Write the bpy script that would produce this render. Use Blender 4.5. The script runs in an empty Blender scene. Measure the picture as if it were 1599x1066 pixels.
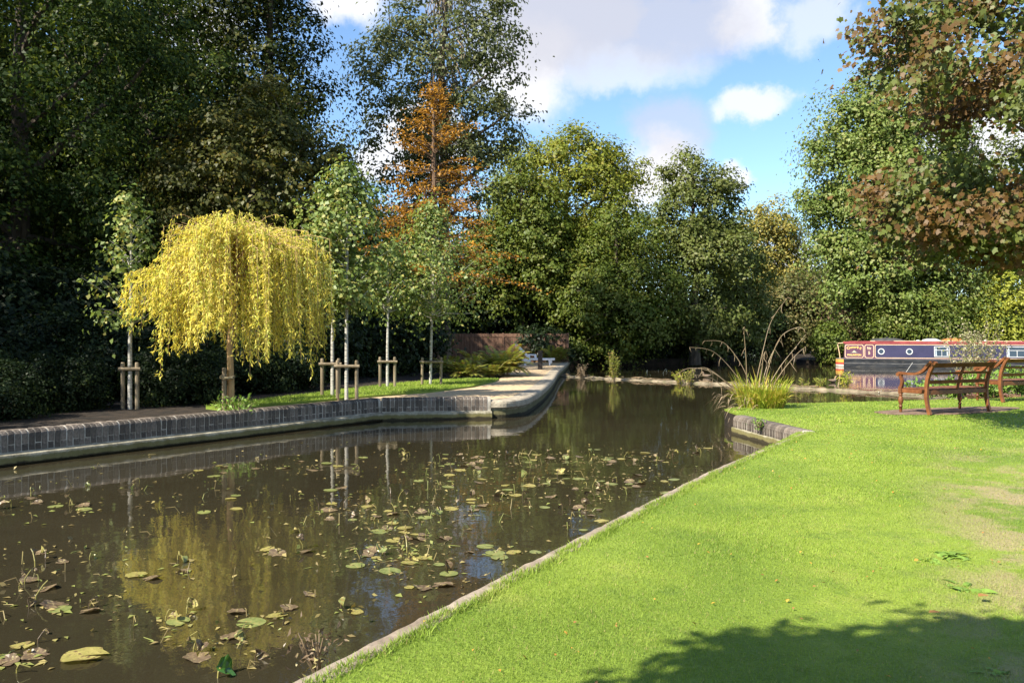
import bpy, math, random
import numpy as np
from math import radians, sin, cos, pi, atan2, sqrt
from mathutils import Vector, Matrix

random.seed(7)
SC = bpy.context.scene
COL = SC.collection

# ------------------------------------------------------------------ camera
FPX = 1243.0            # focal length in photo pixels (1599 wide)
EYE = 1.77              # eye above the water
cam_d = bpy.data.cameras.new('camera')
cam_d.sensor_width = 36.0
cam_d.lens = 36.0 * FPX / 1599.0
cam_d.shift_y = -(533 - 528) / 1599.0
cam_d.clip_start = 0.05
cam_d.clip_end = 3000
cam = bpy.data.objects.new('camera', cam_d)
COL.objects.link(cam)
cam.location = (0, 0, EYE)
cam.rotation_euler = (radians(90), 0, 0)
SC.camera = cam

def P(px, py, Y):
    """a point of the place seen at photo pixel (px, py) at distance Y"""
    return Vector(((px - 799.5) / FPX * Y, Y, EYE - (py - 528) / FPX * Y))

# ------------------------------------------------------------------ light
SUN_AZ = Vector((-0.80, -0.60, 0)).normalized()    # horizontal direction towards the sun
SUN_EL = radians(44)
sun_vec = Vector((SUN_AZ.x * cos(SUN_EL), SUN_AZ.y * cos(SUN_EL), sin(SUN_EL)))
sd = bpy.data.lights.new('sun', 'SUN')
sd.energy = 5.0
sd.angle = radians(0.55)
sd.color = (1.0, 0.93, 0.80)
sun = bpy.data.objects.new('sun', sd)
COL.objects.link(sun)
sun.rotation_euler = sun_vec.to_track_quat('Z', 'Y').to_euler()
sun.location = (-20, -10, 30)

world = bpy.data.worlds.new('World')
SC.world = world
world.use_nodes = True
WT = world.node_tree
WT.nodes.clear()

class NT:
    """tiny helper for node trees"""
    def __init__(s, tree): s.t = tree
    def n(s, typ, **kw):
        nd = s.t.nodes.new(typ)
        for k, v in kw.items(): setattr(nd, k, v)
        return nd
    def l(s, a, b): s.t.links.new(a, b)
    def val(s, sock, v):
        if isinstance(v, (int, float)): sock.default_value = v
        elif isinstance(v, (tuple, list)):
            sock.default_value = (tuple(v) + (1.0,))[:len(sock.default_value)] if len(v) < len(sock.default_value) else tuple(v)
        else: s.l(v, sock)
    def math(s, op, a, b=0.0, clamp=False):
        nd = s.n('ShaderNodeMath', operation=op, use_clamp=clamp)
        s.val(nd.inputs[0], a); s.val(nd.inputs[1], b)
        return nd.outputs[0]
    def mix(s, f, a, b, blend='MIX'):
        nd = s.n('ShaderNodeMix', data_type='RGBA', blend_type=blend)
        s.val(nd.inputs[0], f); s.val(nd.inputs[6], a); s.val(nd.inputs[7], b)
        return nd.outputs[2]
    def noise(s, vec, scale, detail=3, rough=0.55, dist=0.0):
        nd = s.n('ShaderNodeTexNoise')
        nd.inputs['Scale'].default_value = scale
        nd.inputs['Detail'].default_value = detail
        nd.inputs['Roughness'].default_value = rough
        nd.inputs['Distortion'].default_value = dist
        if vec is not None: s.l(vec, nd.inputs['Vector'])
        return nd.outputs['Fac']
    def rng(s, v, a, b, c=0.0, d=1.0):
        nd = s.n('ShaderNodeMapRange', interpolation_type='SMOOTHSTEP')
        s.val(nd.inputs[0], v)
        for i, x in enumerate((a, b, c, d)): nd.inputs[i + 1].default_value = x
        return nd.outputs[0]

w = NT(WT)
sky = w.n('ShaderNodeTexSky', sky_type='NISHITA')
sky.sun_disc = False
sky.sun_elevation = SUN_EL
sky.sun_rotation = atan2(SUN_AZ.x, SUN_AZ.y)
sky.altitude = 50
sky.air_density = 1.0
sky.dust_density = 0.15
sky.ozone_density = 2.2
geo = w.n('ShaderNodeTexCoord')
sep = w.n('ShaderNodeSeparateXYZ')
w.l(geo.outputs['Generated'], sep.inputs[0])
az = w.math('ARCTAN2', sep.outputs[0], sep.outputs[1])
el = w.math('ARCSINE', sep.outputs[2])
azel = w.n('ShaderNodeCombineXYZ')
w.l(az, azel.inputs[0]); w.l(el, azel.inputs[1])
# ragged edges: shift the lookup by noise
nz = w.n('ShaderNodeTexNoise'); nz.inputs['Scale'].default_value = 9; nz.inputs['Detail'].default_value = 7
nz.inputs['Roughness'].default_value = 0.62
w.l(geo.outputs['Generated'], nz.inputs['Vector'])
sub = w.n('ShaderNodeVectorMath', operation='SUBTRACT'); w.l(nz.outputs['Color'], sub.inputs[0]); sub.inputs[1].default_value = (.5, .5, .5)
scl = w.n('ShaderNodeVectorMath', operation='MULTIPLY'); w.l(sub.outputs[0], scl.inputs[0]); scl.inputs[1].default_value = (.16, .10, 0)
add = w.n('ShaderNodeVectorMath', operation='ADD'); w.l(azel.outputs[0], add.inputs[0]); w.l(scl.outputs[0], add.inputs[1])

def blob(px, py, rx, ry):
    a = math.atan((px - 799.5) / FPX)
    e = math.atan((528 - py) / sqrt(FPX ** 2 + (px - 799.5) ** 2))
    s = w.n('ShaderNodeVectorMath', operation='SUBTRACT'); w.l(add.outputs[0], s.inputs[0]); s.inputs[1].default_value = (a, e, 0)
    m = w.n('ShaderNodeVectorMath', operation='MULTIPLY'); w.l(s.outputs[0], m.inputs[0]); m.inputs[1].default_value = (FPX / rx, FPX / ry, 0)
    ln = w.n('ShaderNodeVectorMath', operation='LENGTH'); w.l(m.outputs[0], ln.inputs[0])
    return w.rng(ln.outputs['Value'], 1.15, 0.45)
def total(items):
    out = None
    for b in items:
        v = w.math('MULTIPLY', blob(*b[:4]), b[4])
        out = v if out is None else w.math('MAXIMUM', out, v)
    return out
white = total([(545, 5, 70, 40, .9), (820, 110, 110, 70, .95), (1165, 15, 60, 60, .85), (1270, 35, 70, 40, .55), (1185, 162, 66, 26, .75),
               (1032, 262, 72, 62, 1), (1145, 268, 38, 30, .8), (1215, 415, 70, 46, .95), (1545, 205, 130, 75, .95), (650, 225, 90, 60, .9),
               (320, 40, 70, 60, .9), (960, 105, 160, 36, .55), (590, 260, 60, 40, .9)])
grey = total([(880, 30, 200, 90, .9), (1050, 40, 150, 62, .75), (1050, 200, 85, 58, .6), (760, -60, 260, 70, .9)])
# the rest of the sky: scattered fair-weather cloud of the same kind, outside the part in view
gen = w.noise(geo.outputs['Generated'], 2.6, 7, .6)
out_mask = w.rng(w.math('MAXIMUM', w.math('ABSOLUTE', az), w.math('MULTIPLY', el, 1.25)), .62, .85)
gen = w.math('MULTIPLY', w.rng(gen, .50, .66), out_mask)
white = w.math('MAXIMUM', white, gen)
skyc = w.mix(1.0, sky.outputs[0], (.86, .96, 1.02), 'MULTIPLY')
c1 = w.mix(white, skyc, (4.6, 4.55, 4.6))
c2 = w.mix(grey, c1, (2.95, 3.0, 3.4))
bg = w.n('ShaderNodeBackground'); w.l(c2, bg.inputs[0]); bg.inputs[1].default_value = 0.10
wo = w.n('ShaderNodeOutputWorld'); w.l(bg.outputs[0], wo.inputs[0])

SC.view_settings.view_transform = 'Standard'
SC.view_settings.look = 'None'
SC.view_settings.exposure = 1.32
SC.view_settings.gamma = 1
SC.view_settings.use_curve_mapping = False
SC.render.engine = 'CYCLES'
SC.cycles.use_denoising = True
SC.cycles.max_bounces = 6
SC.cycles.diffuse_bounces = 3
SC.cycles.transmission_bounces = 4
SC.cycles.transparent_max_bounces = 4
SC.cycles.caustics_reflective = False
SC.cycles.caustics_refractive = False

# ------------------------------------------------------------------ materials
MATS = {}
def new_mat(name):
    m = bpy.data.materials.new(name); m.use_nodes = True
    m.node_tree.nodes.clear(); MATS[name] = m
    return m, NT(m.node_tree)

def surf(name, c1, c2=None, scale=6.0, rough=0.7, bump=0.0, bscale=None, spec=0.3, objrand=0.0, c3=None, s3=40.0, f3=.4, metal=0.0, stretch=None, detail=5):
    """noise-mottled paint / wood / stone"""
    m, t = new_mat(name)
    tc = t.n('ShaderNodeTexCoord')
    vec = tc.outputs['Object']
    if stretch:
        mp = t.n('ShaderNodeMapping'); t.l(vec, mp.inputs[0]); mp.inputs['Scale'].default_value = stretch; vec = mp.outputs[0]
    c2 = c2 or c1
    n1 = t.rng(t.noise(vec, scale, detail), .35, .65)
    col = t.mix(n1, c1, c2)
    if c3: col = t.mix(t.math('MULTIPLY', t.rng(t.noise(vec, s3, 4), .5, .7), f3), col, c3)
    if objrand:
        oi = t.n('ShaderNodeObjectInfo')
        hv = t.n('ShaderNodeHueSaturation'); t.l(col, hv.inputs['Color'])
        t.l(t.rng(oi.outputs['Random'], 0, 1, 1 - objrand, 1 + objrand), hv.inputs['Value'])
        col = hv.outputs[0]
    b = t.n('ShaderNodeBsdfPrincipled')
    t.l(col, b.inputs['Base Color'])
    b.inputs['Roughness'].default_value = rough
    b.inputs['Specular IOR Level'].default_value = spec
    b.inputs['Metallic'].default_value = metal
    if bump:
        bp = t.n('ShaderNodeBump'); bp.inputs['Strength'].default_value = 1.0; bp.inputs['Distance'].default_value = bump
        t.l(t.noise(vec, bscale or scale * 4, 6, .6), bp.inputs['Height']); t.l(bp.outputs[0], b.inputs['Normal'])
    o = t.n('ShaderNodeOutputMaterial'); t.l(b.outputs[0], o.inputs[0])
    return m

def leafmat(name, c1, c2, c3=None, f3=.15, trans=0.35, gloss=.25, nscale=.5, rough=.5, mottle=False, patch=False):
    """leaves: colour differs leaf by leaf and bough by bough; light passes through"""
    m, t = new_mat(name)
    g = t.n('ShaderNodeNewGeometry')
    tc = t.n('ShaderNodeTexCoord')
    r = g.outputs['Random Per Island']
    nn = t.rng(t.noise(tc.outputs['Object'], nscale, 2), .35, .65)
    if mottle:
        oi = t.n('ShaderNodeObjectInfo'); r = oi.outputs['Random']
        nn = t.rng(t.noise(tc.outputs['Object'], nscale, 5, .7), .36, .66)
    f = t.math('ADD', t.math('MULTIPLY', r, .3 if mottle else .55), t.math('MULTIPLY', nn, .7 if mottle else .45))
    col = t.mix(f, c1, c2)
    if c3:
        rr = t.math('FRACT', t.math('MULTIPLY', r, 37.7)) if not mottle else t.math('MULTIPLY', t.rng(t.noise(tc.outputs['Object'], nscale * 1.7, 5, .7), .4, .75), 1.0)
        col = t.mix(t.rng(t.math('ADD', rr, t.math('MULTIPLY', nn, .25)), 1 - f3, 1.12 - f3), col, c3)
    if patch:
        pn = t.rng(t.noise(tc.outputs['Object'], 1.1, 3), .38, .62)
        col = t.mix(f, c1, c2); col = t.mix(t.rng(t.math('ADD', t.math('MULTIPLY', r, .5), t.math('MULTIPLY', pn, .75)), .45, .85), col, t.mix(r, c3, (.12, .15, .03)))
    b = t.n('ShaderNodeBsdfPrincipled')
    t.l(col, b.inputs['Base Color']); b.inputs['Roughness'].default_value = rough
    b.inputs['Specular IOR Level'].default_value = gloss
    tr = t.n('ShaderNodeBsdfTranslucent'); t.l(t.mix(.5, col, t.mix(1.0, col, (1.25, 1.2, .5), 'MULTIPLY')), tr.inputs[0])
    mx = t.n('ShaderNodeMixShader'); mx.inputs[0].default_value = trans
    t.l(b.outputs[0], mx.inputs[1]); t.l(tr.outputs[0], mx.inputs[2])
    o = t.n('ShaderNodeOutputMaterial'); t.l(mx.outputs[0], o.inputs[0])
    return m

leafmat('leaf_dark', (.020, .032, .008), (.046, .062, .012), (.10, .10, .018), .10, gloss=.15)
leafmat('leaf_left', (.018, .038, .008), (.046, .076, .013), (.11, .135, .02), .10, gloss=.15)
leafmat('leaf_olive', (.055, .066, .012), (.100, .102, .018), (.15, .12, .02), .10)
leafmat('leaf_ash', (.080, .102, .034), (.135, .152, .055), (.14, .14, .05), .08)
leafmat('leaf_mid', (.075, .115, .016), (.145, .180, .028), (.15, .16, .03), .10)
leafmat('leaf_bright', (.130, .165, .018), (.240, .260, .034), (.24, .22, .03), .15)
leafmat('leaf_alder', (.085, .115, .024), (.165, .190, .046), (.16, .17, .06), .1)
leafmat('leaf_yellow_tree', (.24, .21, .045), (.38, .31, .07), (.16, .18, .05), .2)
leafmat('leaf_shrub', (.075, .088, .026), (.125, .13, .04), (.2, .16, .06), .15)
leafmat('leaf_russet', (.17, .11, .065), (.26, .16, .10), (.14, .15, .05), .3)
leafmat('leaf_poplar', (.110, .165, .030), (.205, .255, .058), (.25, .26, .08), .12, gloss=.3)
leafmat('leaf_lime', (.22, .26, .03), (.36, .36, .05), None)
leafmat('leaf_maple', (.095, .050, .015), (.175, .100, .030), (.085, .105, .022), .50, trans=.3, gloss=.3, nscale=1.2, patch=True)
leafmat('leaf_larch', (.34, .165, .022), (.54, .28, .035), (.22, .12, .03), .25, nscale=.8)
leafmat('leaf_willow', (.66, .55, .085), (.80, .70, .17), (.52, .54, .10), .28, trans=.45, nscale=1.5)
leafmat('leaf_birch', (.10, .155, .028), (.225, .285, .075), (.34, .32, .09), .10, gloss=.35, nscale=1.5)
leafmat('leaf_fern', (.18, .23, .035), (.36, .37, .07), (.30, .20, .05), .15, nscale=2)
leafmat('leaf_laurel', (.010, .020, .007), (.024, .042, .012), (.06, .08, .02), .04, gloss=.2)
leafmat('leaf_sedge', (.26, .33, .035), (.46, .46, .06), (.55, .40, .10), .15, nscale=3)
leafmat('straw', (.20, .14, .085), (.34, .26, .16), None, nscale=3, trans=.15)
leafmat('seed_head', (.34, .30, .18), (.46, .42, .28), (.25, .28, .08), .3, nscale=3)
leafmat('lily_green', (.11, .14, .035), (.29, .30, .10), (.32, .23, .08), .35, trans=.15, gloss=.6, nscale=2.2, rough=.35, mottle=True)
leafmat('lily_yellow', (.22, .20, .05), (.45, .38, .12), (.14, .085, .04), .45, trans=.2, gloss=.5, nscale=2.4, mottle=True, rough=.4)
leafmat('lily_brown', (.065, .042, .022), (.21, .145, .08), (.34, .29, .12), .35, trans=.1, gloss=.5, nscale=2.6, mottle=True, rough=.45)
leafmat('lily_deep_green', (.03, .10, .015), (.06, .15, .02), None, trans=.2, gloss=.6, nscale=9, rough=.3)
leafmat('litter', (.13, .09, .04), (.38, .31, .11), (.22, .24, .06), .2, trans=.15, gloss=.4, nscale=1.5)
leafmat('leaf_fallen', (.45, .32, .05), (.55, .18, .04), (.3, .15, .05), .3, trans=.1)
leafmat('weed_leaf', (.13, .23, .035), (.22, .33, .06), None, trans=.25)

surf('bark', (.055, .042, .030), (.10, .080, .058), 5, .9, .02, 20, stretch=(1, 1, .25))
surf('bark_brown', (.10, .062, .038), (.17, .11, .07), 6, .9, .02, 20, stretch=(1, 1, .25))
surf('bark_willow', (.30, .19, .09), (.42, .28, .14), 8, .85, .008, 30, stretch=(1, 1, .3))
surf('bark_birch', (.34, .32, .28), (.48, .46, .41), 7, .75, .003, 40, c3=(.09, .08, .07), s3=11, f3=.85, stretch=(.6, .6, 3))
surf('ivy_dead', (.17, .13, .09), (.30, .24, .17), 4, .9)
surf('stake_wood', (.14, .11, .07), (.25, .20, .135), 7, .85, .004, 30, stretch=(1, 1, .2))
surf('tie', (.12, .10, .06), (.2, .17, .11), 20, .9, .004, 60)
surf('fence_wood', (.115, .062, .040), (.20, .115, .075), 4, .85, .003, 30, stretch=(3, 1, .3))
surf('teak', (.125, .043, .015), (.21, .078, .028), 5, .5, .002, 40, spec=.4, stretch=(1, 1, 1), c3=(.10, .035, .012), s3=16, f3=.6)
surf('brick_blue', (.068, .055, .045), (.140, .113, .090), 11, .7, .004, 60, objrand=.42, c3=(.26, .22, .18), s3=13, f3=.7)
surf('mortar', (.26, .235, .19), (.50, .46, .39), 6, .9, .004, 80)
surf('gravel', (.40, .29, .165), (.56, .42, .26), 30, .9, .012, 70, c3=(.26, .18, .11), s3=60, f3=.6)
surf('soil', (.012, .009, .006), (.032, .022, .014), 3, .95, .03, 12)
surf('bare_earth', (.12, .078, .052), (.20, .135, .095), 6, .95, .012, 40)
surf('plastic_white', (.72, .74, .78), (.80, .81, .84), 4, .45, spec=.4)
surf('bollard_black', (.018, .016, .016), (.028, .024, .022), 6, .5)
surf('boat_navy', (.022, .018, .050), (.030, .025, .064), 1.5, .35, spec=.5)
surf('boat_maroon', (.075, .024, .050), (.10, .032, .06), 2, .4, spec=.5)
surf('boat_red', (.24, .045, .052), (.33, .075, .075), 2, .45)
surf('boat_cream', (.60, .42, .25), (.66, .50, .32), 6, .5)
surf('boat_gold', (.74, .42, .10), (.80, .54, .20), 6, .5)
surf('boat_hull', (.010, .011, .014), (.030, .032, .036), 2, .45, c3=(.11, .10, .085), s3=5, f3=.5, stretch=(.4, 1, 2))
surf('boat_steel', (.10, .10, .105), (.16, .155, .15), 3, .5)
surf('band_yellow', (.52, .31, .07), None, 4, .5)
surf('band_red', (.40, .05, .035), None, 4, .5)
surf('band_white', (.48, .44, .38), None, 4, .5)
surf('chrome', (.42, .42, .41), (.50, .50, .48), 4, .3, spec=.6)
surf('glass_dark', (.015, .02, .024), (.03, .04, .045), 2, .04, spec=.9)
surf('curtain', (.30, .36, .40), (.42, .46, .48), 5, .8)
surf('tarp', (.03, .03, .032), (.06, .058, .055), 4, .7, .01, 8)
surf('bag_orange', (.42, .12, .03), (.50, .18, .05), 5, .7, .01, 10)
surf('bag_white', (.40, .40, .42), None, 5, .7, .01, 10)
surf('rope', (.6, .57, .5), None, 30, .9)
surf('weir_debris', (.10, .08, .05), (.27, .22, .15), 2.2, .95, .03, 9, c3=(.10, .12, .04), s3=5, f3=.6)
surf('duck_brown', (.14, .095, .06), (.26, .19, .13), 25, .8)
surf('duck_bill', (.35, .22, .05), None, 5, .5)
surf('kerb_stone', (.27, .225, .175), (.40, .345, .28), 5, .92, .010, 60, c3=(.13, .115, .075), s3=14, f3=.6)

def concrete_wet(name, dry, dry2, moss, wet, zm, zw):
    """concrete with the algae band and the wet line that water leaves on it"""
    m, t = new_mat(name)
    tc = t.n('ShaderNodeTexCoord'); g = t.n('ShaderNodeNewGeometry')
    sp = t.n('ShaderNodeSeparateXYZ'); t.l(g.outputs['Position'], sp.inputs[0])
    n1 = t.noise(tc.outputs['Object'], 5, 6, .65)
    n2 = t.noise(tc.outputs['Object'], 22, 5, .65)
    col = t.mix(t.rng(n1, .35, .65), dry, dry2)
    col = t.mix(t.math('MULTIPLY', t.rng(n2, .52, .7), .5), col, (.10, .085, .06))
    z = t.math('ADD', sp.outputs[2], t.math('MULTIPLY', t.math('SUBTRACT', n1, .5), .09))
    col = t.mix(t.math('MULTIPLY', t.rng(z, zm + .03, zm - .02), .85), col, moss)
    col = t.mix(t.rng(z, zw + .02, zw - .015), col, wet)
    b = t.n('ShaderNodeBsdfPrincipled'); t.l(col, b.inputs['Base Color']); b.inputs['Roughness'].default_value = .85
    b.inputs['Specular IOR Level'].default_value = .25
    bp = t.n('ShaderNodeBump'); bp.inputs['Distance'].default_value = .012; t.l(n2, bp.inputs['Height']); t.l(bp.outputs[0], b.inputs['Normal'])
    o = t.n('ShaderNodeOutputMaterial'); t.l(b.outputs[0], o.inputs[0])
concrete_wet('concrete_ledge', (.16, .145, .105), (.33, .30, .22), (.15, .13, .04), (.035, .028, .015), .115, .045)
concrete_wet('concrete_kerb', (.26, .22, .165), (.38, .33, .25), (.09, .085, .03), (.025, .022, .012), .19, .07)
concrete_wet('coping', (.20, .155, .115), (.31, .255, .195), (.16, .14, .07), (.04, .03, .02), .18, .05)

def lawn_material(name, blades):
    m, t = new_mat(name)
    g = t.n('ShaderNodeNewGeometry')
    pos = g.outputs['Position']
    big = t.noise(pos, .55, 3)
    fine = t.noise(pos, 6, 4)
    col = t.mix(t.rng(big, .36, .62), (.148, .240, .024), (.245, .340, .040))
    col = t.mix(t.math('MULTIPLY', t.rng(fine, .5, .72), .5), col, (.105, .19, .018))
    col = t.mix(t.math('MULTIPLY', t.rng(t.noise(pos, 2.3, 5, .7), .52, .68), .38), col, (.085, .165, .026))
    col = t.mix(t.math('MULTIPLY', t.rng(t.noise(pos, 1.1, 6, .7), .55, .72), .5), col, (.33, .36, .08))
    # worn, dry ground towards the right hand side of the lawn
    sp = t.n('ShaderNodeSeparateXYZ'); t.l(pos, sp.inputs[0])
    d = t.math('SUBTRACT', sp.outputs[0], t.math('MULTIPLY', sp.outputs[1], .50))
    dry = t.math('MULTIPLY', t.rng(d, -.25, .85), t.rng(sp.outputs[1], 12.0, 7.5))
    patch = t.rng(t.noise(pos, 1.7, 5, .65), .42, .60)
    dry = t.math('MULTIPLY', dry, patch)
    straw = (.40, .33, .17)
    if blades:
        r = g.outputs['Random Per Island']
        col = t.mix(t.math('MULTIPLY', r, .6), col, (.37, .46, .085))
        col = t.mix(t.rng(t.math('FRACT', t.math('MULTIPLY', r, 91.7)), .93, .97), col, (.40, .34, .14))
        col = t.mix(t.math('MULTIPLY', dry, t.rng(t.math('FRACT', t.math('MULTIPLY', r, 17.3)), .25, .55, 1, .25)), col, straw)
    else:
        col = t.mix(t.math('MULTIPLY', dry, .85), t.mix(.35, col, (.075, .075, .02)), (.30, .235, .13))
    b = t.n('ShaderNodeBsdfPrincipled'); t.l(col, b.inputs['Base Color']); b.inputs['Roughness'].default_value = .6
    b.inputs['Specular IOR Level'].default_value = .2
    o = t.n('ShaderNodeOutputMaterial')
    if blades:
        tr = t.n('ShaderNodeBsdfTranslucent'); t.l(col, tr.inputs[0])
        mx = t.n('ShaderNodeMixShader'); mx.inputs[0].default_value = .35
        t.l(b.outputs[0], mx.inputs[1]); t.l(tr.outputs[0], mx.inputs[2]); t.l(mx.outputs[0], o.inputs[0])
    else:
        bp = t.n('ShaderNodeBump'); bp.inputs['Distance'].default_value = .02; t.l(t.noise(pos, 40, 5), bp.inputs['Height']); t.l(bp.outputs[0], b.inputs['Normal'])
        t.l(b.outputs[0], o.inputs[0])
lawn_material('lawn', False)
lawn_material('grass_blade', True)

def water_material():
    m, t = new_mat('water')
    g = t.n('ShaderNodeNewGeometry'); pos = g.outputs['Position']
    n = t.noise(pos, .35, 4)
    col = t.mix(t.rng(n, .3, .7), (.024, .020, .011), (.034, .028, .016))
    b = t.n('ShaderNodeBsdfPrincipled'); t.l(col, b.inputs['Base Color'])
    b.inputs['Roughness'].default_value = .025
    b.inputs['IOR'].default_value = 1.6
    b.inputs['Specular IOR Level'].default_value = .5
    mp = t.n('ShaderNodeMapping'); t.l(pos, mp.inputs[0]); mp.inputs['Scale'].default_value = (1, 1, 1)
    h = t.math('ADD', t.noise(mp.outputs[0], 1.6, 2), t.math('MULTIPLY', t.noise(mp.outputs[0], 9, 3), .16))
    bp = t.n('ShaderNodeBump'); bp.inputs['Distance'].default_value = .0035; bp.inputs['Strength'].default_value = 1
    t.l(h, bp.inputs['Height']); t.l(bp.outputs[0], b.inputs['Normal'])
    o = t.n('ShaderNodeOutputMaterial'); t.l(b.outputs[0], o.inputs[0])
water_material()

# ------------------------------------------------------------------ mesh helpers
def link_mesh(name, me, mat, parent=None):
    o = bpy.data.objects.new(name, me)
    COL.objects.link(o)
    if mat and not me.materials: me.materials.append(MATS[mat])
    if parent is not None: o.parent = parent
    return o
def tag(o, label=None, cat=None, group=None, kind=None):
    if label: o['label'] = label
    if cat: o['category'] = cat
    if group: o['group'] = group
    if kind: o['kind'] = kind
    return o
def thing(name, label, cat, loc=(0, 0, 0), rz=0.0, group=None):
    o = bpy.data.objects.new(name, None); o.empty_display_size = .2
    COL.objects.link(o); o.location = loc; o.rotation_euler = (0, 0, rz)
    return tag(o, label, cat, group)
def dup(root, loc=None, rz=None, label=None):
    r = root.copy(); COL.objects.link(r)
    if loc is not None: r.location = loc
    if rz is not None: r.rotation_euler = (0, 0, rz)
    if label: r['label'] = label
    for ch in list(root.children):
        c = ch.copy(); COL.objects.link(c); c.parent = r
        for gch in ch.children:
            d = gch.copy(); COL.objects.link(d); d.parent = c
    return r

class MB:
    """collects shapes into one mesh"""
    def __init__(s): s.v = []; s.f = []
    def raw(s, vs, fs):
        k = len(s.v); s.v += [tuple(v) for v in vs]; s.f += [tuple(i + k for i in f) for f in fs]; return s
    def box(s, x0, x1, y0, y1, z0, z1):
        v = [(x, y, z) for z in (z0, z1) for y in (y0, y1) for x in (x0, x1)]
        return s.raw(v, [(0, 2, 3, 1), (4, 5, 7, 6), (0, 1, 5, 4), (2, 6, 7, 3), (0, 4, 6, 2), (1, 3, 7, 5)])
    def bev(s, x0, x1, y0, y1, z0, z1, b=.006):
        """box with chamfered edges"""
        pts = []
        for (ix, iy, iz) in [(a, c, d) for d in (0, 1) for c in (0, 1) for a in (0, 1)]:
            X = (x0, x1)[ix]; Y = (y0, y1)[iy]; Z = (z0, z1)[iz]
            dx = b * (1 - 2 * ix); dy = b * (1 - 2 * iy); dz = b * (1 - 2 * iz)
            pts += [(X, Y + dy, Z + dz), (X + dx, Y, Z + dz), (X + dx, Y + dy, Z)]
        I = lambda ix, iy, iz, k: (iz * 4 + iy * 2 + ix) * 3 + k
        F = []
        for i in (0, 1):
            q = [I(i, 0, 0, 0), I(i, 1, 0, 0), I(i, 1, 1, 0), I(i, 0, 1, 0)]; F.append(q if i else q[::-1])
            q = [I(0, i, 0, 1), I(1, i, 0, 1), I(1, i, 1, 1), I(0, i, 1, 1)]; F.append(q[::-1] if i else q)
            q = [I(0, 0, i, 2), I(1, 0, i, 2), I(1, 1, i, 2), I(0, 1, i, 2)]; F.append(q if i else q[::-1])
        for a in (0, 1):
            for c in (0, 1):
                F.append([I(a, c, 0, 0), I(a, c, 1, 0), I(a, c, 1, 1), I(a, c, 0, 1)])
                F.append([I(a, 0, c, 0), I(a, 1, c, 0), I(a, 1, c, 2), I(a, 0, c, 2)])
                F.append([I(0, a, c, 1), I(1, a, c, 1), I(1, a, c, 2), I(0, a, c, 2)])
                for d in (0, 1): F.append([I(a, c, d, 0), I(a, c, d, 1), I(a, c, d, 2)])
        return s.raw(pts, F)
    def tube(s, pts, rad, n=8, caps=True):
        pts = [Vector(p) for p in pts]
        if isinstance(rad, (int, float)): rad = [rad] * len(pts)
        k = len(s.v); up = Vector((.31, .17, 1)).normalized()
        for i, p in enumerate(pts):
            t = (pts[min(i + 1, len(pts) - 1)] - pts[max(i - 1, 0)])
            t = t.normalized() if t.length > 1e-9 else Vector((0, 0, 1))
            a = up.cross(t)
            if a.length < .1: a = Vector((1, 0, 0)).cross(t)
            a.normalize(); b = t.cross(a)
            for j in range(n):
                q = 2 * pi * j / n
                s.v.append(tuple(p + (a * cos(q) + b * sin(q)) * rad[i]))
        for i in range(len(pts) - 1):
            for j in range(n):
                s.f.append((k + i * n + j, k + i * n + (j + 1) % n, k + (i + 1) * n + (j + 1) % n, k + (i + 1) * n + j))
        if caps:
            s.f.append(tuple(k + j for j in reversed(range(n))))
            s.f.append(tuple(k + (len(pts) - 1) * n + j for j in range(n)))
        return s
    def lathe(s, prof, n=14, c=(0, 0)):
        k = len(s.v)
        for r, z in prof:
            for j in range(n):
                q = 2 * pi * j / n; s.v.append((c[0] + r * cos(q), c[1] + r * sin(q), z))
        for i in range(len(prof) - 1):
            for j in range(n):
                s.f.append((k + i * n + j, k + i * n + (j + 1) % n, k + (i + 1) * n + (j + 1) % n, k + (i + 1) * n + j))
        s.f.append(tuple(k + j for j in reversed(range(n))))
        s.f.append(tuple(k + (len(prof) - 1) * n + j for j in range(n)))
        return s
    def prism(s, poly, fn, d0, d1):
        """extrude a 2-D outline; fn(u, v, d) gives the point"""
        n = len(poly)
        vs = [fn(u, v, d0) for u, v in poly] + [fn(u, v, d1) for u, v in poly]
        return s.raw(vs, [tuple(reversed(range(n))), tuple(range(n, 2 * n))] + [(i, (i + 1) % n, n + (i + 1) % n, n + i) for i in range(n)])
    def sweep(s, prof, path, z=0.0):
        """profile [(offset to the right, height)] along a ground path, mitred"""
        pts = [Vector((p[0], p[1])) for p in path]; n = len(prof); k = len(s.v)
        for i, p in enumerate(pts):
            t0 = (pts[i] - pts[i - 1]).normalized() if i else (pts[1] - pts[0]).normalized()
            t1 = (pts[i + 1] - pts[i]).normalized() if i < len(pts) - 1 else t0
            n0 = Vector((t0.y, -t0.x)); n1 = Vector((t1.y, -t1.x))
            m = (n0 + n1).normalized(); m = m / max(.3, m.dot(n0))
            for d, h in prof: s.v.append((p.x + m.x * d, p.y + m.y * d, z + h))
        for i in range(len(pts) - 1):
            for j in range(n):
                s.f.append((k + i * n + j, k + i * n + (j + 1) % n, k + (i + 1) * n + (j + 1) % n, k + (i + 1) * n + j))
        s.f.append(tuple(k + j for j in range(n)))
        s.f.append(tuple(k + (len(pts) - 1) * n + j for j in reversed(range(n))))
        return s
    def mesh(s, name, org=None, smooth=False):
        me = bpy.data.meshes.new(name)
        v = s.v if org is None else [(a - org[0], b - org[1], c - org[2]) for a, b, c in s.v]
        me.from_pydata(v, [], s.f); me.update()
        if smooth: me.shade_smooth() if hasattr(me, 'shade_smooth') else None
        return me
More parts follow.
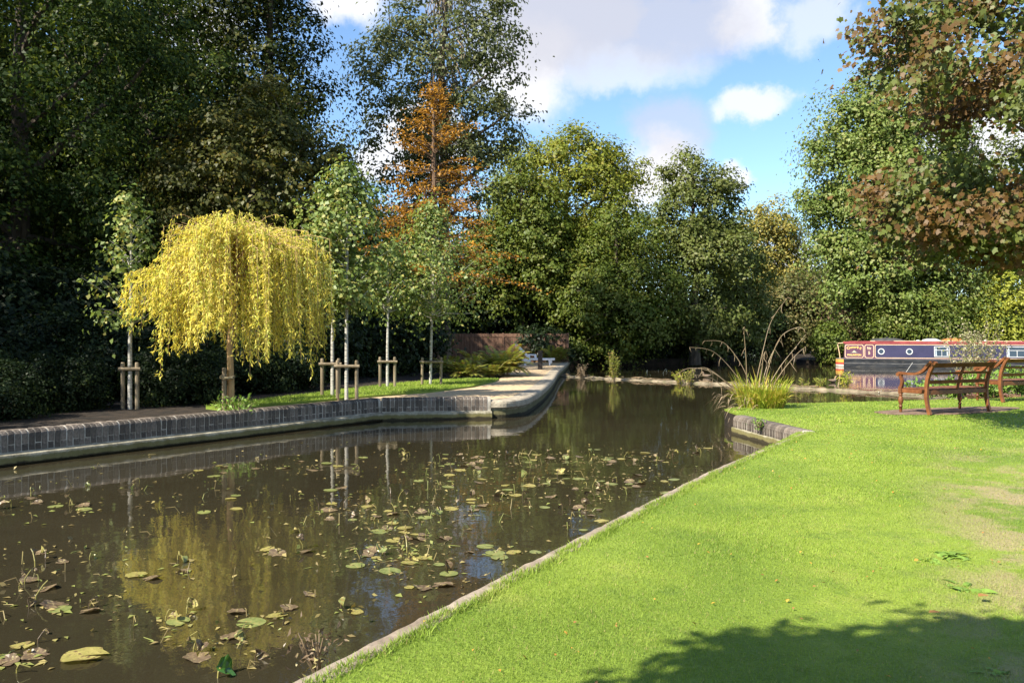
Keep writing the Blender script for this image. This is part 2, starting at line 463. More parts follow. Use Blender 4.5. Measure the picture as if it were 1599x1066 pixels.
    def build(s, name, mat, parent=None, world=False, smooth=False):
        org = tuple(parent.location) if (world and parent is not None) else None
        return link_mesh(name, s.mesh(name, org, smooth), mat, parent)

def poly_mesh(name, V, k):
    """V: (n*k, 3) array, faces of k corners each"""
    nf = len(V) // k
    me = bpy.data.meshes.new(name)
    me.vertices.add(len(V)); me.vertices.foreach_set('co', np.ascontiguousarray(V, dtype=np.float32).ravel())
    me.loops.add(nf * k); me.loops.foreach_set('vertex_index', np.arange(nf * k, dtype=np.int32))
    me.polygons.add(nf); me.polygons.foreach_set('loop_start', np.arange(nf, dtype=np.int32) * k)
    me.update(calc_edges=True)
    return me
def unit(a): return a / np.maximum(np.linalg.norm(a, axis=-1, keepdims=True), 1e-9)
def diamonds(pos, nrm, axis, L, W, rng):
    """one four-cornered leaf for each position"""
    nrm = unit(nrm); axis = unit(axis - nrm * (axis * nrm).sum(-1, keepdims=True)); side = np.cross(nrm, axis)
    n = len(pos); L = np.broadcast_to(L, (n,))[:, None]; W = np.broadcast_to(W, (n,))[:, None]
    j = lambda s: 1 + rng.uniform(-s, s, (n, 1))
    a = pos
    b = pos + axis * L * .45 * j(.3) + side * W * .5 * j(.3) + nrm * W * .18
    c = pos + axis * L - nrm * L * .12
    d = pos + axis * L * .45 * j(.3) - side * W * .5 * j(.3) + nrm * W * .18
    return np.stack([a, b, c, d], 1).reshape(-1, 3)

# ------------------------------------------------------------------ ground and water
WALL = [(-15.3, -1.0), (-6.73, 11.5), (-2.83, 17.2), (-.46, 17.62)]           # left pond wall, water on its right
KERB = [(-.46, 17.62), (-.05, 17.72), (.32, 18.4), (.62, 20.1), (1.02, 23.2), (1.50, 28.0), (2.0, 33.8), (2.75, 41.0), (3.6, 49.0)]
COPING = [(-5.2, -4.0), (-.955, 3.35), (.47, 5.83), (2.1, 8.65), (4.44, 12.26)]
RWALL = [(4.44, 12.26), (4.10, 14.77)]
RBANK = [(4.10, 14.77), (4.35, 16.3), (5.3, 17.5), (8.0, 18.2), (12.0, 19.3), (16, 21.5), (24, 24), (60, 26)]
LAWN_Z, LEFT_Z = .32, .38

def sheet(name, outline, ztop, zbot, mat, kind='structure'):
    mb = MB(); mb.prism(outline, lambda u, v, d: (u, v, d), zbot, ztop)
    return tag(mb.build(name, mat), kind=kind)

mb = MB(); mb.raw([(-900, -900, -.8), (900, -900, -.8), (900, 900, -.8), (-900, 900, -.8)], [(0, 1, 2, 3)])
tag(mb.build('ground', 'soil'), kind='structure')
mb = MB(); mb.raw([(-40, -30, 0), (75, -30, 0), (75, 180, 0), (-40, 180, 0)], [(0, 1, 2, 3)])
tag(mb.build('water', 'water'), kind='structure')

def offs(path, d):
    m = MB(); m.sweep([(d, 0)], path); return [(x, y) for x, y, z in m.v]
left_edge = offs(WALL, -.23)[:-1] + [(-.5, 18.0)] + offs(KERB, -.38)[2:]
far_edge = [(4.6, 50.0), (9, 52.5), (14.5, 56.5), (19, 66), (23, 85), (30, 120), (45, 170)]
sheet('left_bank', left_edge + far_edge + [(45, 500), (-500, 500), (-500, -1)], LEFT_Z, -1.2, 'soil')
sheet('far_bank', [(20.0, 54.0), (24, 51.5), (30, 49.4), (38, 46.6), (70, 36), (500, 36), (500, 500), (60, 500), (52, 170), (36, 120), (28, 85), (24.5, 66), (20, 56)], .30, -1.2, 'soil')
lawn_out = offs(COPING, .12)[:-1] + [(4.50, 12.42), (4.32, 14.75)] + RBANK[1:] + [(60, -40), (-5.2, -40)]
sheet('lawn', lawn_out, LAWN_Z, LAWN_Z - .035, 'lawn')
sheet('lawn_bank', lawn_out, LAWN_Z - .04, -1.2, 'soil')
# bare earth under the benches
def blobpoly(cx, cy, rx, ry, rot, n=36, seed=1, amp=.12):
    r = random.Random(seed); ph = [r.uniform(0, 6.28) for _ in range(4)]
    out = []
    for i in range(n):
        a = 2 * pi * i / n; k = 1 + amp * (sin(2 * a + ph[0]) * .5 + sin(3 * a + ph[1]) * .4 + sin(7 * a + ph[2]) * .25)
        x, y = rx * k * cos(a), ry * k * sin(a)
        out.append((cx + x * cos(rot) - y * sin(rot), cy + x * sin(rot) + y * cos(rot)))
    return out
EARTH = blobpoly(8.75, 15.9, 1.75, .62, radians(22), seed=4)
sheet('bare_earth_patch', EARTH, LAWN_Z + .012, LAWN_Z - .05, 'bare_earth')

# gravel path along the kerb and behind the pond wall
front = offs(WALL, -.235)[1:]
path_in = [(-1.0, 45.5), (-.6, 40), (-.35, 34), (-.30, 29.5), (-.50, 25.6), (-1.05, 22.4), (-2.0, 20.3), (-3.2, 18.7), (-4.6, 16.6), (-6.2, 14.0), (-7.6, 11.9)]
sheet('gravel_path', [front[0], front[1], (-.55, 17.9)] + offs(KERB, -.39)[2:-1] + [(3.0, 47)] + path_in, LEFT_Z + .012, LEFT_Z - .1, 'gravel')
LAWN2 = [(-.42, 26.2), (-.55, 25.0), (-1.12, 22.3), (-2.05, 20.2), (-3.25, 18.6), (-4.65, 16.5), (-5.6, 15.3), (-6.0, 15.6), (-5.4, 17.6), (-4.6, 20.0), (-3.6, 23.2), (-2.4, 25.4), (-1.4, 26.4)]
sheet('lawn_strip', LAWN2, LEFT_Z + .06, LEFT_Z - .1, 'lawn')

# concrete edge of the lawn, along the water
mb = MB(); pth = []
rg = random.Random(3)
for (a, b) in zip(COPING[:-1], COPING[1:]):
    n = 40
    for i in range(n): pth.append((a[0] + (b[0] - a[0]) * i / n + rg.uniform(-.005, .005), a[1] + (b[1] - a[1]) * i / n + rg.uniform(-.005, .005)))
pth.append(COPING[-1])
mb.sweep([(.17, -.9), (0, -.9), (0, .285), (.014, .310), (.035, .322), (.135, .328), (.17, .31)][::-1], pth)
mb.v = [(x + rg.uniform(-.005, .005), y + rg.uniform(-.005, .005), z + (rg.uniform(-.006, .004) if z > .2 else 0)) for x, y, z in mb.v]
o = mb.build('concrete_coping', 'coping')
tag(o, 'weathered concrete edging strip between the lawn and the pond', 'edging')

# kerb of the gravel path
def smooth_path(pts, per=6):
    out = []
    P_ = [Vector(p) for p in pts]
    for i in range(len(P_) - 1):
        p0 = P_[max(i - 1, 0)]; p1 = P_[i]; p2 = P_[i + 1]; p3 = P_[min(i + 2, len(P_) - 1)]
        for k in range(per):
            t = k / per
            out.append(tuple(.5 * ((2 * p1) + (p2 - p0) * t + (2 * p0 - 5 * p1 + 4 * p2 - p3) * t * t + (3 * p1 - p0 - 3 * p2 + p3) * t ** 3)))
    out.append(tuple(P_[-1])); return out
KS = smooth_path(KERB)
mb = MB(); mb.sweep([(-.40, -.9), (-.40, .395), (-.10, .395), (-.045, .385), (-.012, .36), (0, .32), (0, .24), (-.05, .20), (-.05, -.9)], KS)
tag(mb.build('concrete_kerb', 'concrete_kerb'), 'curved rounded concrete kerb along the gravel path above the pond', 'kerb')

# brick walls -------------------------------------------------------
def brick_mesh(name, z0, z1, nose, wid=.0785, depth=.225, chip=0):
    prof = [(-depth, z0), (0, z0)]
    if nose:
        R = .085
        for i in range(5):
            a = pi / 2 * i / 4
            prof.append((-R + R * cos(a), z1 - R + R * sin(a)))
    else: prof.append((0, z1))
    prof.append((-depth, z1))
    m = MB(); e = .004; h = wid / 2
    n = len(prof)
    cx = sum(p[0] for p in prof) / n; cz = sum(p[1] for p in prof) / n
    inn = [(p[0] - (e if p[0] > -.1 else 0), p[1] - (e if p[1] > cz else -e)) for p in prof]
    rows = [(-h, inn), (-h + e, prof), (h - e, prof), (h, inn)]
    vs = [(x, -d, z) for x, pr in rows for d, z in pr]        # local: x along wall, -y = water side
    fs = []
    for r in range(3):
        for j in range(n): fs.append((r * n + j, r * n + (j + 1) % n, (r + 1) * n + (j + 1) % n, (r + 1) * n + j))
    fs.append(tuple(range(n))[::-1]); fs.append(tuple(3 * n + j for j in range(n)))
    m.raw(vs, fs)
    me = m.mesh(name); me.materials.append(MATS['brick_blue']); return me
def flip(vs): return vs
B_FULL = brick_mesh('brick', .185, .48, True)
B_TOP = brick_mesh('brick', .287, .48, True)
B_LOW = brick_mesh('brick', .185, .277, False)
def place_brick(parent, me, x, y, ang, rg, dz=0):
    o = bpy.data.objects.new('brick', me); COL.objects.link(o); o.parent = parent
    o.location = (x - parent.location.x + rg.uniform(-.0025, .0025), y - parent.location.y + rg.uniform(-.0025, .0025), dz + rg.uniform(-.003, .003))
    o.rotation_euler = (rg.uniform(-.008, .008), rg.uniform(-.012, .012), ang + rg.uniform(-.012, .012))
def brick_run(parent, a, b, pitch, rg, t0=0.0, full_only=False, pat=0, dz=0, meshes=None):
    meshes = meshes or (B_FULL, B_TOP, B_LOW)
    A = Vector(a); Bv = Vector(b); d = (Bv - A); Ln = d.length; d /= Ln; ang = atan2(d.y, d.x)
    n = int((Ln - t0) / pitch)
    for i in range(n):
        p = A + d * (t0 + (i + .5) * pitch)
        if full_only or (i + pat) % 2 == 0: place_brick(parent, meshes[0], p.x, p.y, ang, rg, dz)
        else:
            place_brick(parent, meshes[1], p.x, p.y, ang, rg, dz); place_brick(parent, meshes[2], p.x, p.y, ang, rg, dz)
rg = random.Random(11)
w_ang = Vector(WALL[2]) - Vector(WALL[1]); w_len = w_ang.length
d1 = w_ang.normalized()
vis0 = Vector(WALL[1]) - d1 * 1.3
pw = thing('pond_wall', 'long low wall of blue-grey bullnose bricks along the left side of the pond', 'wall', (WALL[2][0], WALL[2][1], 0))
brick_run(pw, tuple(vis0), WALL[2], .0885, rg)
mb = MB(); mb.sweep([(-.24, -.3), (-.24, .472), (-.090, .476), (-.054, .466), (-.026, .442), (-.010, .41), (-.0055, .37), (-.0055, -.3)], [WALL[0], WALL[1], WALL[2]])
mb.build('mortar', 'mortar', pw, True)
mb = MB(); mb.sweep([(-.24, -.9), (-.24, .176), (.085, .166), (.115, .150), (.125, .125), (.125, .03), (.06, .02), (.06, -.9)], [WALL[0], WALL[1], WALL[2], (WALL[2][0] + .001, WALL[2][1] + .001)][:3])
mb.build('footing', 'concrete_ledge', pw, True)
pf = thing('pond_wall', 'short sunlit return of the brick pond wall facing across the water', 'wall', (WALL[3][0], WALL[3][1], 0))
brick_run(pf, WALL[2], WALL[3], .0885, rg, t0=.02, pat=1, dz=-.004)
mb = MB(); mb.sweep([(-.24, -.3), (-.24, .466), (-.090, .471), (-.054, .461), (-.026, .437), (-.010, .405), (-.0055, .365), (-.0055, -.3)], [(WALL[2][0] + .012, WALL[2][1] + .002), (WALL[3][0] - .01, WALL[3][1])])
mb.build('mortar', 'mortar', pf, True)
mb = MB(); mb.sweep([(-.22, -.9), (-.22, .172), (.085, .163), (.112, .148), (.122, .122), (.122, .0), (.10, -.9)], [(WALL[2][0] + .03, WALL[2][1] + .004), WALL[3]])
mb.build('footing', 'concrete_ledge', pf, True)

# brick return on the lawn side
RB = brick_mesh('brick', .13, .345, True, wid=.085)
prw = thing('pond_wall', 'short worn brick wall end below the sedge clump at the lawn corner', 'wall', (RWALL[1][0], RWALL[1][1], 0))
# water lies on the left of this run, so it is walked from the far end
brick_run(prw, RWALL[1], RWALL[0], .099, rg, full_only=True, meshes=(RB, RB, RB))
mb = MB(); mb.sweep([(-.235, -.3), (-.235, .335), (-.090, .341), (-.054, .331), (-.026, .307), (-.010, .275), (-.0055, .235), (-.0055, -.3)], [RWALL[1], RWALL[0]])
mb.build('mortar', 'mortar', prw, True)
mb = MB(); mb.sweep([(-.2, -.9), (-.2, .125), (.022, .125), (.03, .115), (.03, -.9)], [RWALL[1], RWALL[0]])
mb.build('footing', 'concrete_ledge', prw, True)

# ------------------------------------------------------------------ trees
def crown_clumps(rng, lobes, n, shell):
    L = np.array([tuple(l) + (1.0,) * (7 - len(l)) for l in lobes], float)
    wgt = (L[:, 3] * L[:, 4] * L[:, 5]) ** .75 * L[:, 6]
    k = rng.choice(len(L), n, p=wgt / wgt.sum())
    u = unit(rng.normal(size=(n, 3)))
    r = shell + (1 - shell) * rng.random((n, 1)) ** .6
    r = r * (1 + .16 * np.sin(u[:, :1] * 7 + k[:, None]) * np.cos(u[:, 2:] * 6 + 2 * k[:, None]))
    return L[k, :3] + u * r * L[k, 3:6], u
def leaves_for(rng, C, U, per, size, cr, flat=.55, droop=.3, aspect=.62, up=.6):
    n = len(C) * per
    c = np.repeat(C, per, 0); u = np.repeat(U, per, 0)
    sc = np.repeat(rng.uniform(.5, 1.25, len(C)), per)[:, None]
    g = rng.normal(size=(n, 3)) * np.array([cr, cr, cr * flat]) * sc
    pos = c + g
    pos[:, 2] -= droop * (g[:, 0] ** 2 + g[:, 1] ** 2) / max(cr, .01) * .5
    nrm = np.array([0, 0, up * .7]) + u * .35 + unit(g) * .75 + rng.normal(size=(n, 3)) * .33
    ax = u * .5 + rng.normal(size=(n, 3)) * .7 - np.array([0, 0, droop])
    s = size * rng.uniform(.6, 1.3, n)
    return diamonds(pos, nrm, ax, s, s * aspect, rng)
def limb(mb, a, b, r0, r1, rng, n=5, bow=.12, k=6):
    a = np.array(a, float); b = np.array(b, float); d = np.linalg.norm(b - a)
    off = rng.normal(size=3) * d * bow * .5; off[2] = abs(off[2]) * .8
    pts = []
    for i in range(n):
        t = i / (n - 1); pts.append(a + (b - a) * t + off * sin(pi * t) + (rng.normal(size=3) * d * .012 if 0 < i < n - 1 else 0))
    mb.tube(pts, [r0 + (r1 - r0) * (i / (n - 1)) for i in range(n)], k, False)
    return pts
def tree(name, label, base, height, lobes, clumps, per, size, cr, leaf, bark='bark', tr=.25, seed=1, shell=.45, flat=.55,
         group=None, droop=.3, limbs=11, twigs=70, aspect=.62, lean=(0, 0), cat='tree', up=.6, fork=.25):
    rng = np.random.default_rng(seed)
    root = thing(name, label, cat, base, 0, group)
    C, U = crown_clumps(rng, lobes, clumps, shell)
    mb = MB()
    top = height * .86
    tp = [np.array([lean[0] * t * t + rng.normal() * .012 * height * t * (t < 1), lean[1] * t * t + rng.normal() * .012 * height * t, top * t - .25 * (t == 0)]) for t in np.linspace(0, 1, 8)]
    mb.tube(tp, [tr * 1.35] + [tr * (1 - .82 * t) for t in np.linspace(.12, 1, 7)], 9, False)
    nodes = []
    for i in range(min(limbs, clumps)):
        c = C[rng.integers(len(C))]
        h = max(height * fork, c[2] - np.hypot(c[0], c[1]) * rng.uniform(.5, 1.0)); h = min(h, top * .95)
        t = h / top; a = np.array([np.interp(t, np.linspace(0, 1, 8), [q[j] for q in tp]) for j in range(3)])
        nodes += limb(mb, a, c, tr * (1 - .8 * t) * .55, tr * .10, rng)[1:]
    nodes = np.array(nodes + tp[3:])
    for i in range(min(twigs, len(C))):
        c = C[i]; d = np.linalg.norm(nodes - c, axis=1) + 2.0 * np.maximum(0, nodes[:, 2] - c[2])
        a = nodes[np.argmin(d)]
        limb(mb, a, c, tr * .10, tr * .03, rng, 4, .2, 4)
    mb.build('trunk', bark, root)
    link_mesh('crown', poly_mesh('crown', leaves_for(rng, C, U, per, size, cr, flat, droop, aspect, up), 4), leaf, root)
    return root

GB = 'trees behind the pond'
# big dark trees at the left
def zt(py, Y): return EYE + (528 - py) / FPX * Y
def gx(px, Y): return (px - 799.5) / FPX * Y
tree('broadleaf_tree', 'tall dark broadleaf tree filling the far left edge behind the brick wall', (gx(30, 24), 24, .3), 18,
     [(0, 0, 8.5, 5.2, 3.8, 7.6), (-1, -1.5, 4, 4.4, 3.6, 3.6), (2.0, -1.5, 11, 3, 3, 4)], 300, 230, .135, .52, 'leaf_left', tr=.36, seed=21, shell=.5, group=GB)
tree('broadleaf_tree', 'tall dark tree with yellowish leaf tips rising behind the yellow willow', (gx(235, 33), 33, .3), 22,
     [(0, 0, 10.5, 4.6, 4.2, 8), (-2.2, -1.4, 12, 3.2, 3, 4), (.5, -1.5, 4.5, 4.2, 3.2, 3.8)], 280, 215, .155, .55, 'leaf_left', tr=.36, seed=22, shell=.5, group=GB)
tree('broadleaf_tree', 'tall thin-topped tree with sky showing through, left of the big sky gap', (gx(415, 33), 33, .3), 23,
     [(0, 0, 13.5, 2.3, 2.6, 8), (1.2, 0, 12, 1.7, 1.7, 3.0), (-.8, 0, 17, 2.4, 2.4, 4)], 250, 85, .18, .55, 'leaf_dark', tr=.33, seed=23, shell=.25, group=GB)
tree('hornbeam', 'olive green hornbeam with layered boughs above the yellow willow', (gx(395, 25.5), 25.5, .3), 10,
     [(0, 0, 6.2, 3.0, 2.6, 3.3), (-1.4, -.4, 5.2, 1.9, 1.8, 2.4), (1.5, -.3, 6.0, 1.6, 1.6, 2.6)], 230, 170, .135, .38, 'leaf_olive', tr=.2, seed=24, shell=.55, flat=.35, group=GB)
# trees further left, outside the picture: they shade the dark trees
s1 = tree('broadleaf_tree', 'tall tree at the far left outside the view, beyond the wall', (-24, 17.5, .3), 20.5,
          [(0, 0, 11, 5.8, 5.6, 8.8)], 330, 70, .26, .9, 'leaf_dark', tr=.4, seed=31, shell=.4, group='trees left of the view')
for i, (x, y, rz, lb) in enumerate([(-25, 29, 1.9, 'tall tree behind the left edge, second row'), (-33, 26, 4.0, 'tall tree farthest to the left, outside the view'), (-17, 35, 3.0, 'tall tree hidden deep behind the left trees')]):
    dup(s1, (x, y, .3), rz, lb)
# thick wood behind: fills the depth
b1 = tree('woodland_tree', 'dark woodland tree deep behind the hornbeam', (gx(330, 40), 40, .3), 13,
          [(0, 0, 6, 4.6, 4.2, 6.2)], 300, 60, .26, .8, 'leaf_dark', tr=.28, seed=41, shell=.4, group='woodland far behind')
for i, (px, Y, rz, sc, lb) in enumerate([(120, 38, 1, 1, 'dark woodland tree deep behind the far left tree'), (505, 43, 2.2, .85, 'dark woodland tree behind the paired birches'),
        (590, 47, 3.3, .8, 'dark woodland tree left of the orange larch'), (640, 54, 4.4, .9, 'dark woodland tree far behind the orange larch'), (770, 56, 5.2, .85, 'dark woodland tree far behind the wooden fence'),
        (-40, 33, .4, 1, 'dark woodland tree at the extreme left'), (855, 62, 2.8, .95, 'dark woodland tree far behind the path end'), (960, 64, 1.4, .9, 'dark woodland tree behind the bright ash crown'), (40, 44, .9, 1.6, 'tall woodland tree behind the far left, third row'), (190, 46, 2.1, 1.65, 'tall woodland tree behind the willow, third row'), (320, 48, 3.6, 1.5, 'tall woodland tree behind the hornbeam, third row')]):
    o = dup(b1, (gx(px, Y), Y, .3), rz, lb); o.scale = (sc, sc, sc)
# unseen yews added to shade the left bank and birch; then undergrowth
tree('shade_yew', 'unseen dark evergreen added beyond the left edge to shade birch and bank', (-13.8, 13.4, .3), 10.5,
     [(0, 0, 5.0, 2.3, 2.1, 5.2)], 210, 70, .16, .45, 'leaf_dark', tr=.16, seed=34, shell=.4, group='trees left of the view')
tree('shade_yew', 'taller unseen evergreen added behind the first to shade the bushes', (-18.5, 14.0, .3), 13,
     [(0, 0, 6.5, 3.8, 3.4, 6.2)], 230, 70, .22, .6, 'leaf_dark', tr=.25, seed=35, shell=.4, group='trees left of the view')
tree('shade_yew', 'low unseen evergreen added near the wall to shade the left soil', (-12.6, 10.3, .3), 5.0,
     [(0, 0, 2.4, 2.2, 2.0, 2.5)], 130, 70, .16, .42, 'leaf_dark', tr=.14, seed=36, shell=.4, group='trees left of the view')
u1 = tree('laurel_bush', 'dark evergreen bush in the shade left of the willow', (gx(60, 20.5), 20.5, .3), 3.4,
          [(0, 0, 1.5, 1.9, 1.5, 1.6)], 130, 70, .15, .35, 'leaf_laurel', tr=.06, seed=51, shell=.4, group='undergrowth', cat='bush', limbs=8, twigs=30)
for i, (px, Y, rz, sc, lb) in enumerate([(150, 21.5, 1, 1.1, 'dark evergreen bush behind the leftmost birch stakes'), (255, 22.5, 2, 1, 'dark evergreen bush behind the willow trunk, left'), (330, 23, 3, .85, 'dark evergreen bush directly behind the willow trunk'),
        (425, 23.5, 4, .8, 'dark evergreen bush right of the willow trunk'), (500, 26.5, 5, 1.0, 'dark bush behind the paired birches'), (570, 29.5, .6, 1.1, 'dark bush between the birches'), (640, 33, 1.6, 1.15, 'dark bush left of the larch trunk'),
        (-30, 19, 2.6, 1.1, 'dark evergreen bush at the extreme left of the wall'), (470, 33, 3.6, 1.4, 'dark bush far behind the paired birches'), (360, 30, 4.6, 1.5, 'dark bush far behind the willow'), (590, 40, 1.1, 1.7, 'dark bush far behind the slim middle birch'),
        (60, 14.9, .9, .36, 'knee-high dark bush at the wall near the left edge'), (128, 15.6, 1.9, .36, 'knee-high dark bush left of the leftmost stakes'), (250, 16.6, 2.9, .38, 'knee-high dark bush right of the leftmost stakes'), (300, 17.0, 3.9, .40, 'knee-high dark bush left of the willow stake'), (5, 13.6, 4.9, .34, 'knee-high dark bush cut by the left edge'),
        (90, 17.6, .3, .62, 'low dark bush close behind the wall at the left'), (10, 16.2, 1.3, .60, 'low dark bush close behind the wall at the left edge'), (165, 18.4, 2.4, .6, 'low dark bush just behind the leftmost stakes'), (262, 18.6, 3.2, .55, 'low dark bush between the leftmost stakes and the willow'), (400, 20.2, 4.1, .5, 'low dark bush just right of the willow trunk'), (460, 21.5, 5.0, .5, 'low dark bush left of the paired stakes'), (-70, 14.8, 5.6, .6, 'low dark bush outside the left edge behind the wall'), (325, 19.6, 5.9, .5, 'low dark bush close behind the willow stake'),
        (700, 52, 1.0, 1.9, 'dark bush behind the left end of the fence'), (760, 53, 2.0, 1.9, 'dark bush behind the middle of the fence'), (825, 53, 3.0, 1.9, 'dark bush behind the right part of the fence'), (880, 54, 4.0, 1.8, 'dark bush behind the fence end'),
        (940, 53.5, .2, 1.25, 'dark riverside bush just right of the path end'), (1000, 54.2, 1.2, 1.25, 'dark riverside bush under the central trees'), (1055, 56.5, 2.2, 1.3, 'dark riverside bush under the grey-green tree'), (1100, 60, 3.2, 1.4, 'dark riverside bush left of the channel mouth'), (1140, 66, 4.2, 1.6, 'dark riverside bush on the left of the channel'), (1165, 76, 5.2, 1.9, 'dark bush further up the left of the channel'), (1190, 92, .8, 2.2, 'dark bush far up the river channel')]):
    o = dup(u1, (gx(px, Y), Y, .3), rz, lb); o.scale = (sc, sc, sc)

# tall ash with dead ivy
B = (gx(693, 38), 38, .3)
ash = tree('ash_tree', 'tall airy grey-green tree with dead ivy on its trunk, top out of view', B, 23,
           [(0, 0, 15, 3.4, 3.2, 6.6), (-2.9, -.3, 14.2, 1.5, 1.5, 2.6), (-2.2, 0, 11, 1.9, 1.7, 2.6), (2.5, -.2, 15.6, 1.5, 1.5, 2.5), (2.4, 0, 11.5, 1.8, 1.6, 2.2), (0, 0, 9, 2.8, 2.2, 2.4)], 260, 95, .19, .50, 'leaf_ash', tr=.34, seed=61, shell=.35, limbs=16, group=GB)
rng = np.random.default_rng(5); mb = MB()
for i in range(240):
    a = rng.uniform(0, 2 * pi); r = rng.uniform(.3, 1.25) * (1 if rng.random() < .6 else .55); z = rng.uniform(8.5, 21); ln = rng.uniform(1.0, 3.2)
    x, y = r * cos(a), r * sin(a) * .8
    pts = [(x * .6, y * .6, z), (x * 1.0 + rng.normal() * .12, y + rng.normal() * .12, z - ln * .3), (x * 1.05 + rng.normal() * .2, y + rng.normal() * .15, z - ln * .7), (x * 1.0 + rng.normal() * .25, y + rng.normal() * .2, z - ln)]
    mb.tube(pts, [.035, .028, .02, .01], 3, False)
mb.build('dead_ivy', 'ivy_dead', ash)

# orange larch: whorled, level boughs
def larch(base, H):
    rng = np.random.default_rng(71)
    root = thing('larch', 'orange autumn conifer with bare lower trunk in front of the tall ash', 'tree', base)
    mb = MB(); mb.tube([(0, 0, -.2), (.05, 0, H * .4), (0, .05, H * .75), (0, 0, H)], [.24, .17, .09, .015], 8, False)
    V = []
    for i in range(150):
        t = rng.random() ** 1.0; z = 3.4 + (H - 3.6) * t
        ln = (3.9 * (1 - t) ** .9 + .25) * rng.uniform(.55, 1.1); a = rng.uniform(0, 2 * pi)
        d = np.array([cos(a), sin(a), 0]); rise = rng.uniform(.0, .4) if t < .6 else .7
        pts = [np.array([0, 0, z]) + d * ln * s + np.array([0, 0, ln * (rise * s - .25 * s * s)]) for s in (0, .35, .7, 1)]
        mb.tube(pts, [.035 * (1 - t) + .012, .02, .012, .005], 4, False)
        m = int(27 * ln + 5)
        s = rng.uniform(.25, 1.05, m); pos = d * (ln * s)[:, None] + np.array([0, 0, z]); pos[:, 2] += ln * (rise * s - .25 * s * s)
        pos += rng.normal(size=(m, 3)) * np.array([.15, .15, .05]) * (.3 + s[:, None])
        V.append(diamonds(pos, np.array([0, 0, .8]) + rng.normal(size=(m, 3)) * .6, d * .6 + rng.normal(size=(m, 3)) * .8 - np.array([0, 0, .3]), rng.uniform(.09, .2, m), .075, rng))
    mb.build('trunk', 'bark_brown', root)
    link_mesh('crown', poly_mesh('crown', np.concatenate(V), 4), 'leaf_larch', root)
larch((gx(677, 33), 33, .3), zt(118, 33) - .3)

# trees round the end of the path and along the river
tree('ash_tree', 'broad yellow-green crowned tree in the centre under the big cloud', (gx(885, 54), 54, .3), zt(185, 54),
     [(0, 0, 11, 4.6, 3.8, 4.7), (-3.0, -.5, 12.0, 2.3, 2.2, 3.2), (2.6, -.4, 10.5, 2.6, 2.4, 3.4), (.8, -.6, 13.4, 2.2, 2, 2.3), (4.3, 0, 12.9, 1.2, 1.2, 1.0), (0, -1.5, 6.5, 4.2, 3, 3.4)], 380, 105, .23, .62, 'leaf_bright', tr=.4, seed=81, shell=.55, group=GB)
tree('alder', 'grey-green tree with sky holes, right of the white cloud', (gx(1085, 51), 51, .3), zt(236, 51),
     [(0, 0, 9.6, 2.7, 2.4, 3.6), (-.7, -.3, 11.8, 1.7, 1.6, 1.7), (1.6, 0, 9.5, 1.8, 1.6, 2.6), (-1.6, 0, 8, 1.9, 1.8, 3), (.4, -1, 5, 3.4, 2.2, 4)], 290, 95, .22, .52, 'leaf_alder', tr=.3, seed=82, shell=.4, group=GB)
tree('broadleaf_tree', 'mid-green tree low in the centre reaching down to the river', (gx(965, 48.5), 49.5, .3), zt(290, 48.5),
     [(0, 0, 6.2, 3.1, 2.4, 4.0), (-1.6, -.6, 4, 2.4, 2, 3), (1.6, -.6, 4, 2.4, 2, 3.6), (0, -1.2, 2.6, 3.4, 1.6, 2.3)], 330, 90, .2, .5, 'leaf_mid', tr=.26, seed=83, shell=.5, group=GB)
tree('broadleaf_tree', 'dark green tree leaning over the fence at the path end', (gx(812, 50.5), 50.5, .3), zt(215, 50.5),
     [(0, 0, 8, 3.0, 2.5, 4.8), (-1.4, -.5, 6, 2.2, 2, 4), (1.9, -.6, 6.2, 2.3, 2, 3.6)], 320, 90, .22, .5, 'leaf_mid', tr=.28, seed=84, shell=.5, group=GB)
tree('broadleaf_tree', 'dark leafy tree overhanging the river beyond the path end', (gx(905, 51.5), 51.5, .3), zt(340, 50.5),
     [(0, 0, 4.2, 3.0, 1.8, 4.0), (1.8, -.8, 2.2, 2.2, 1.5, 2.2)], 240, 90, .2, .5, 'leaf_mid', tr=.24, seed=85, shell=.5, group=GB)
tree('broadleaf_tree', 'pale green low tree over the water left of the channel', (gx(1125, 55), 56.0, .3), zt(330, 55),
     [(0, 0, 5.5, 2.8, 2, 4.6), (-1.5, -1.2, 3, 2.6, 1.6, 2.8), (1.8, -.6, 4.5, 1.9, 1.7, 3.6)], 290, 85, .22, .5, 'leaf_alder', tr=.24, seed=86, shell=.5, group=GB)
tree('broadleaf_tree', 'pale yellow autumn tree far off behind the river channel', (gx(1200, 82), 82, .3), zt(292, 82),
     [(0, 0, 11.5, 3.6, 3, 4.4), (1.9, 0, 9.5, 2.3, 2, 3.4), (-1.6, 0, 8, 3, 2.4, 3.6)], 210, 80, .32, .75, 'leaf_yellow_tree', tr=.3, seed=87, shell=.35, group=GB)
tree('willow_bush', 'rounded olive bush at the head of the river channel', (gx(1258, 74), 76, .3), zt(408, 74),
     [(0, 0, 4.0, 3.6, 2.6, 4.2), (-2.6, 0, 3.2, 2.4, 2, 3.4), (2.2, 0, 3.0, 2.6, 2, 3.2)], 280, 85, .26, .55, 'leaf_shrub', tr=.2, seed=88, shell=.5, group=GB, cat='bush')
tree('willow_bush', 'dark green bush on the right bank left of the boat stern', (gx(1302, 53), 53.2, .2), 2.9,
     [(0, 0, 1.3, 1.25, 1.0, 1.5)], 90, 75, .17, .3, 'leaf_mid', tr=.06, seed=89, shell=.4, group='bushes behind the boat', cat='bush', limbs=6, twigs=30)
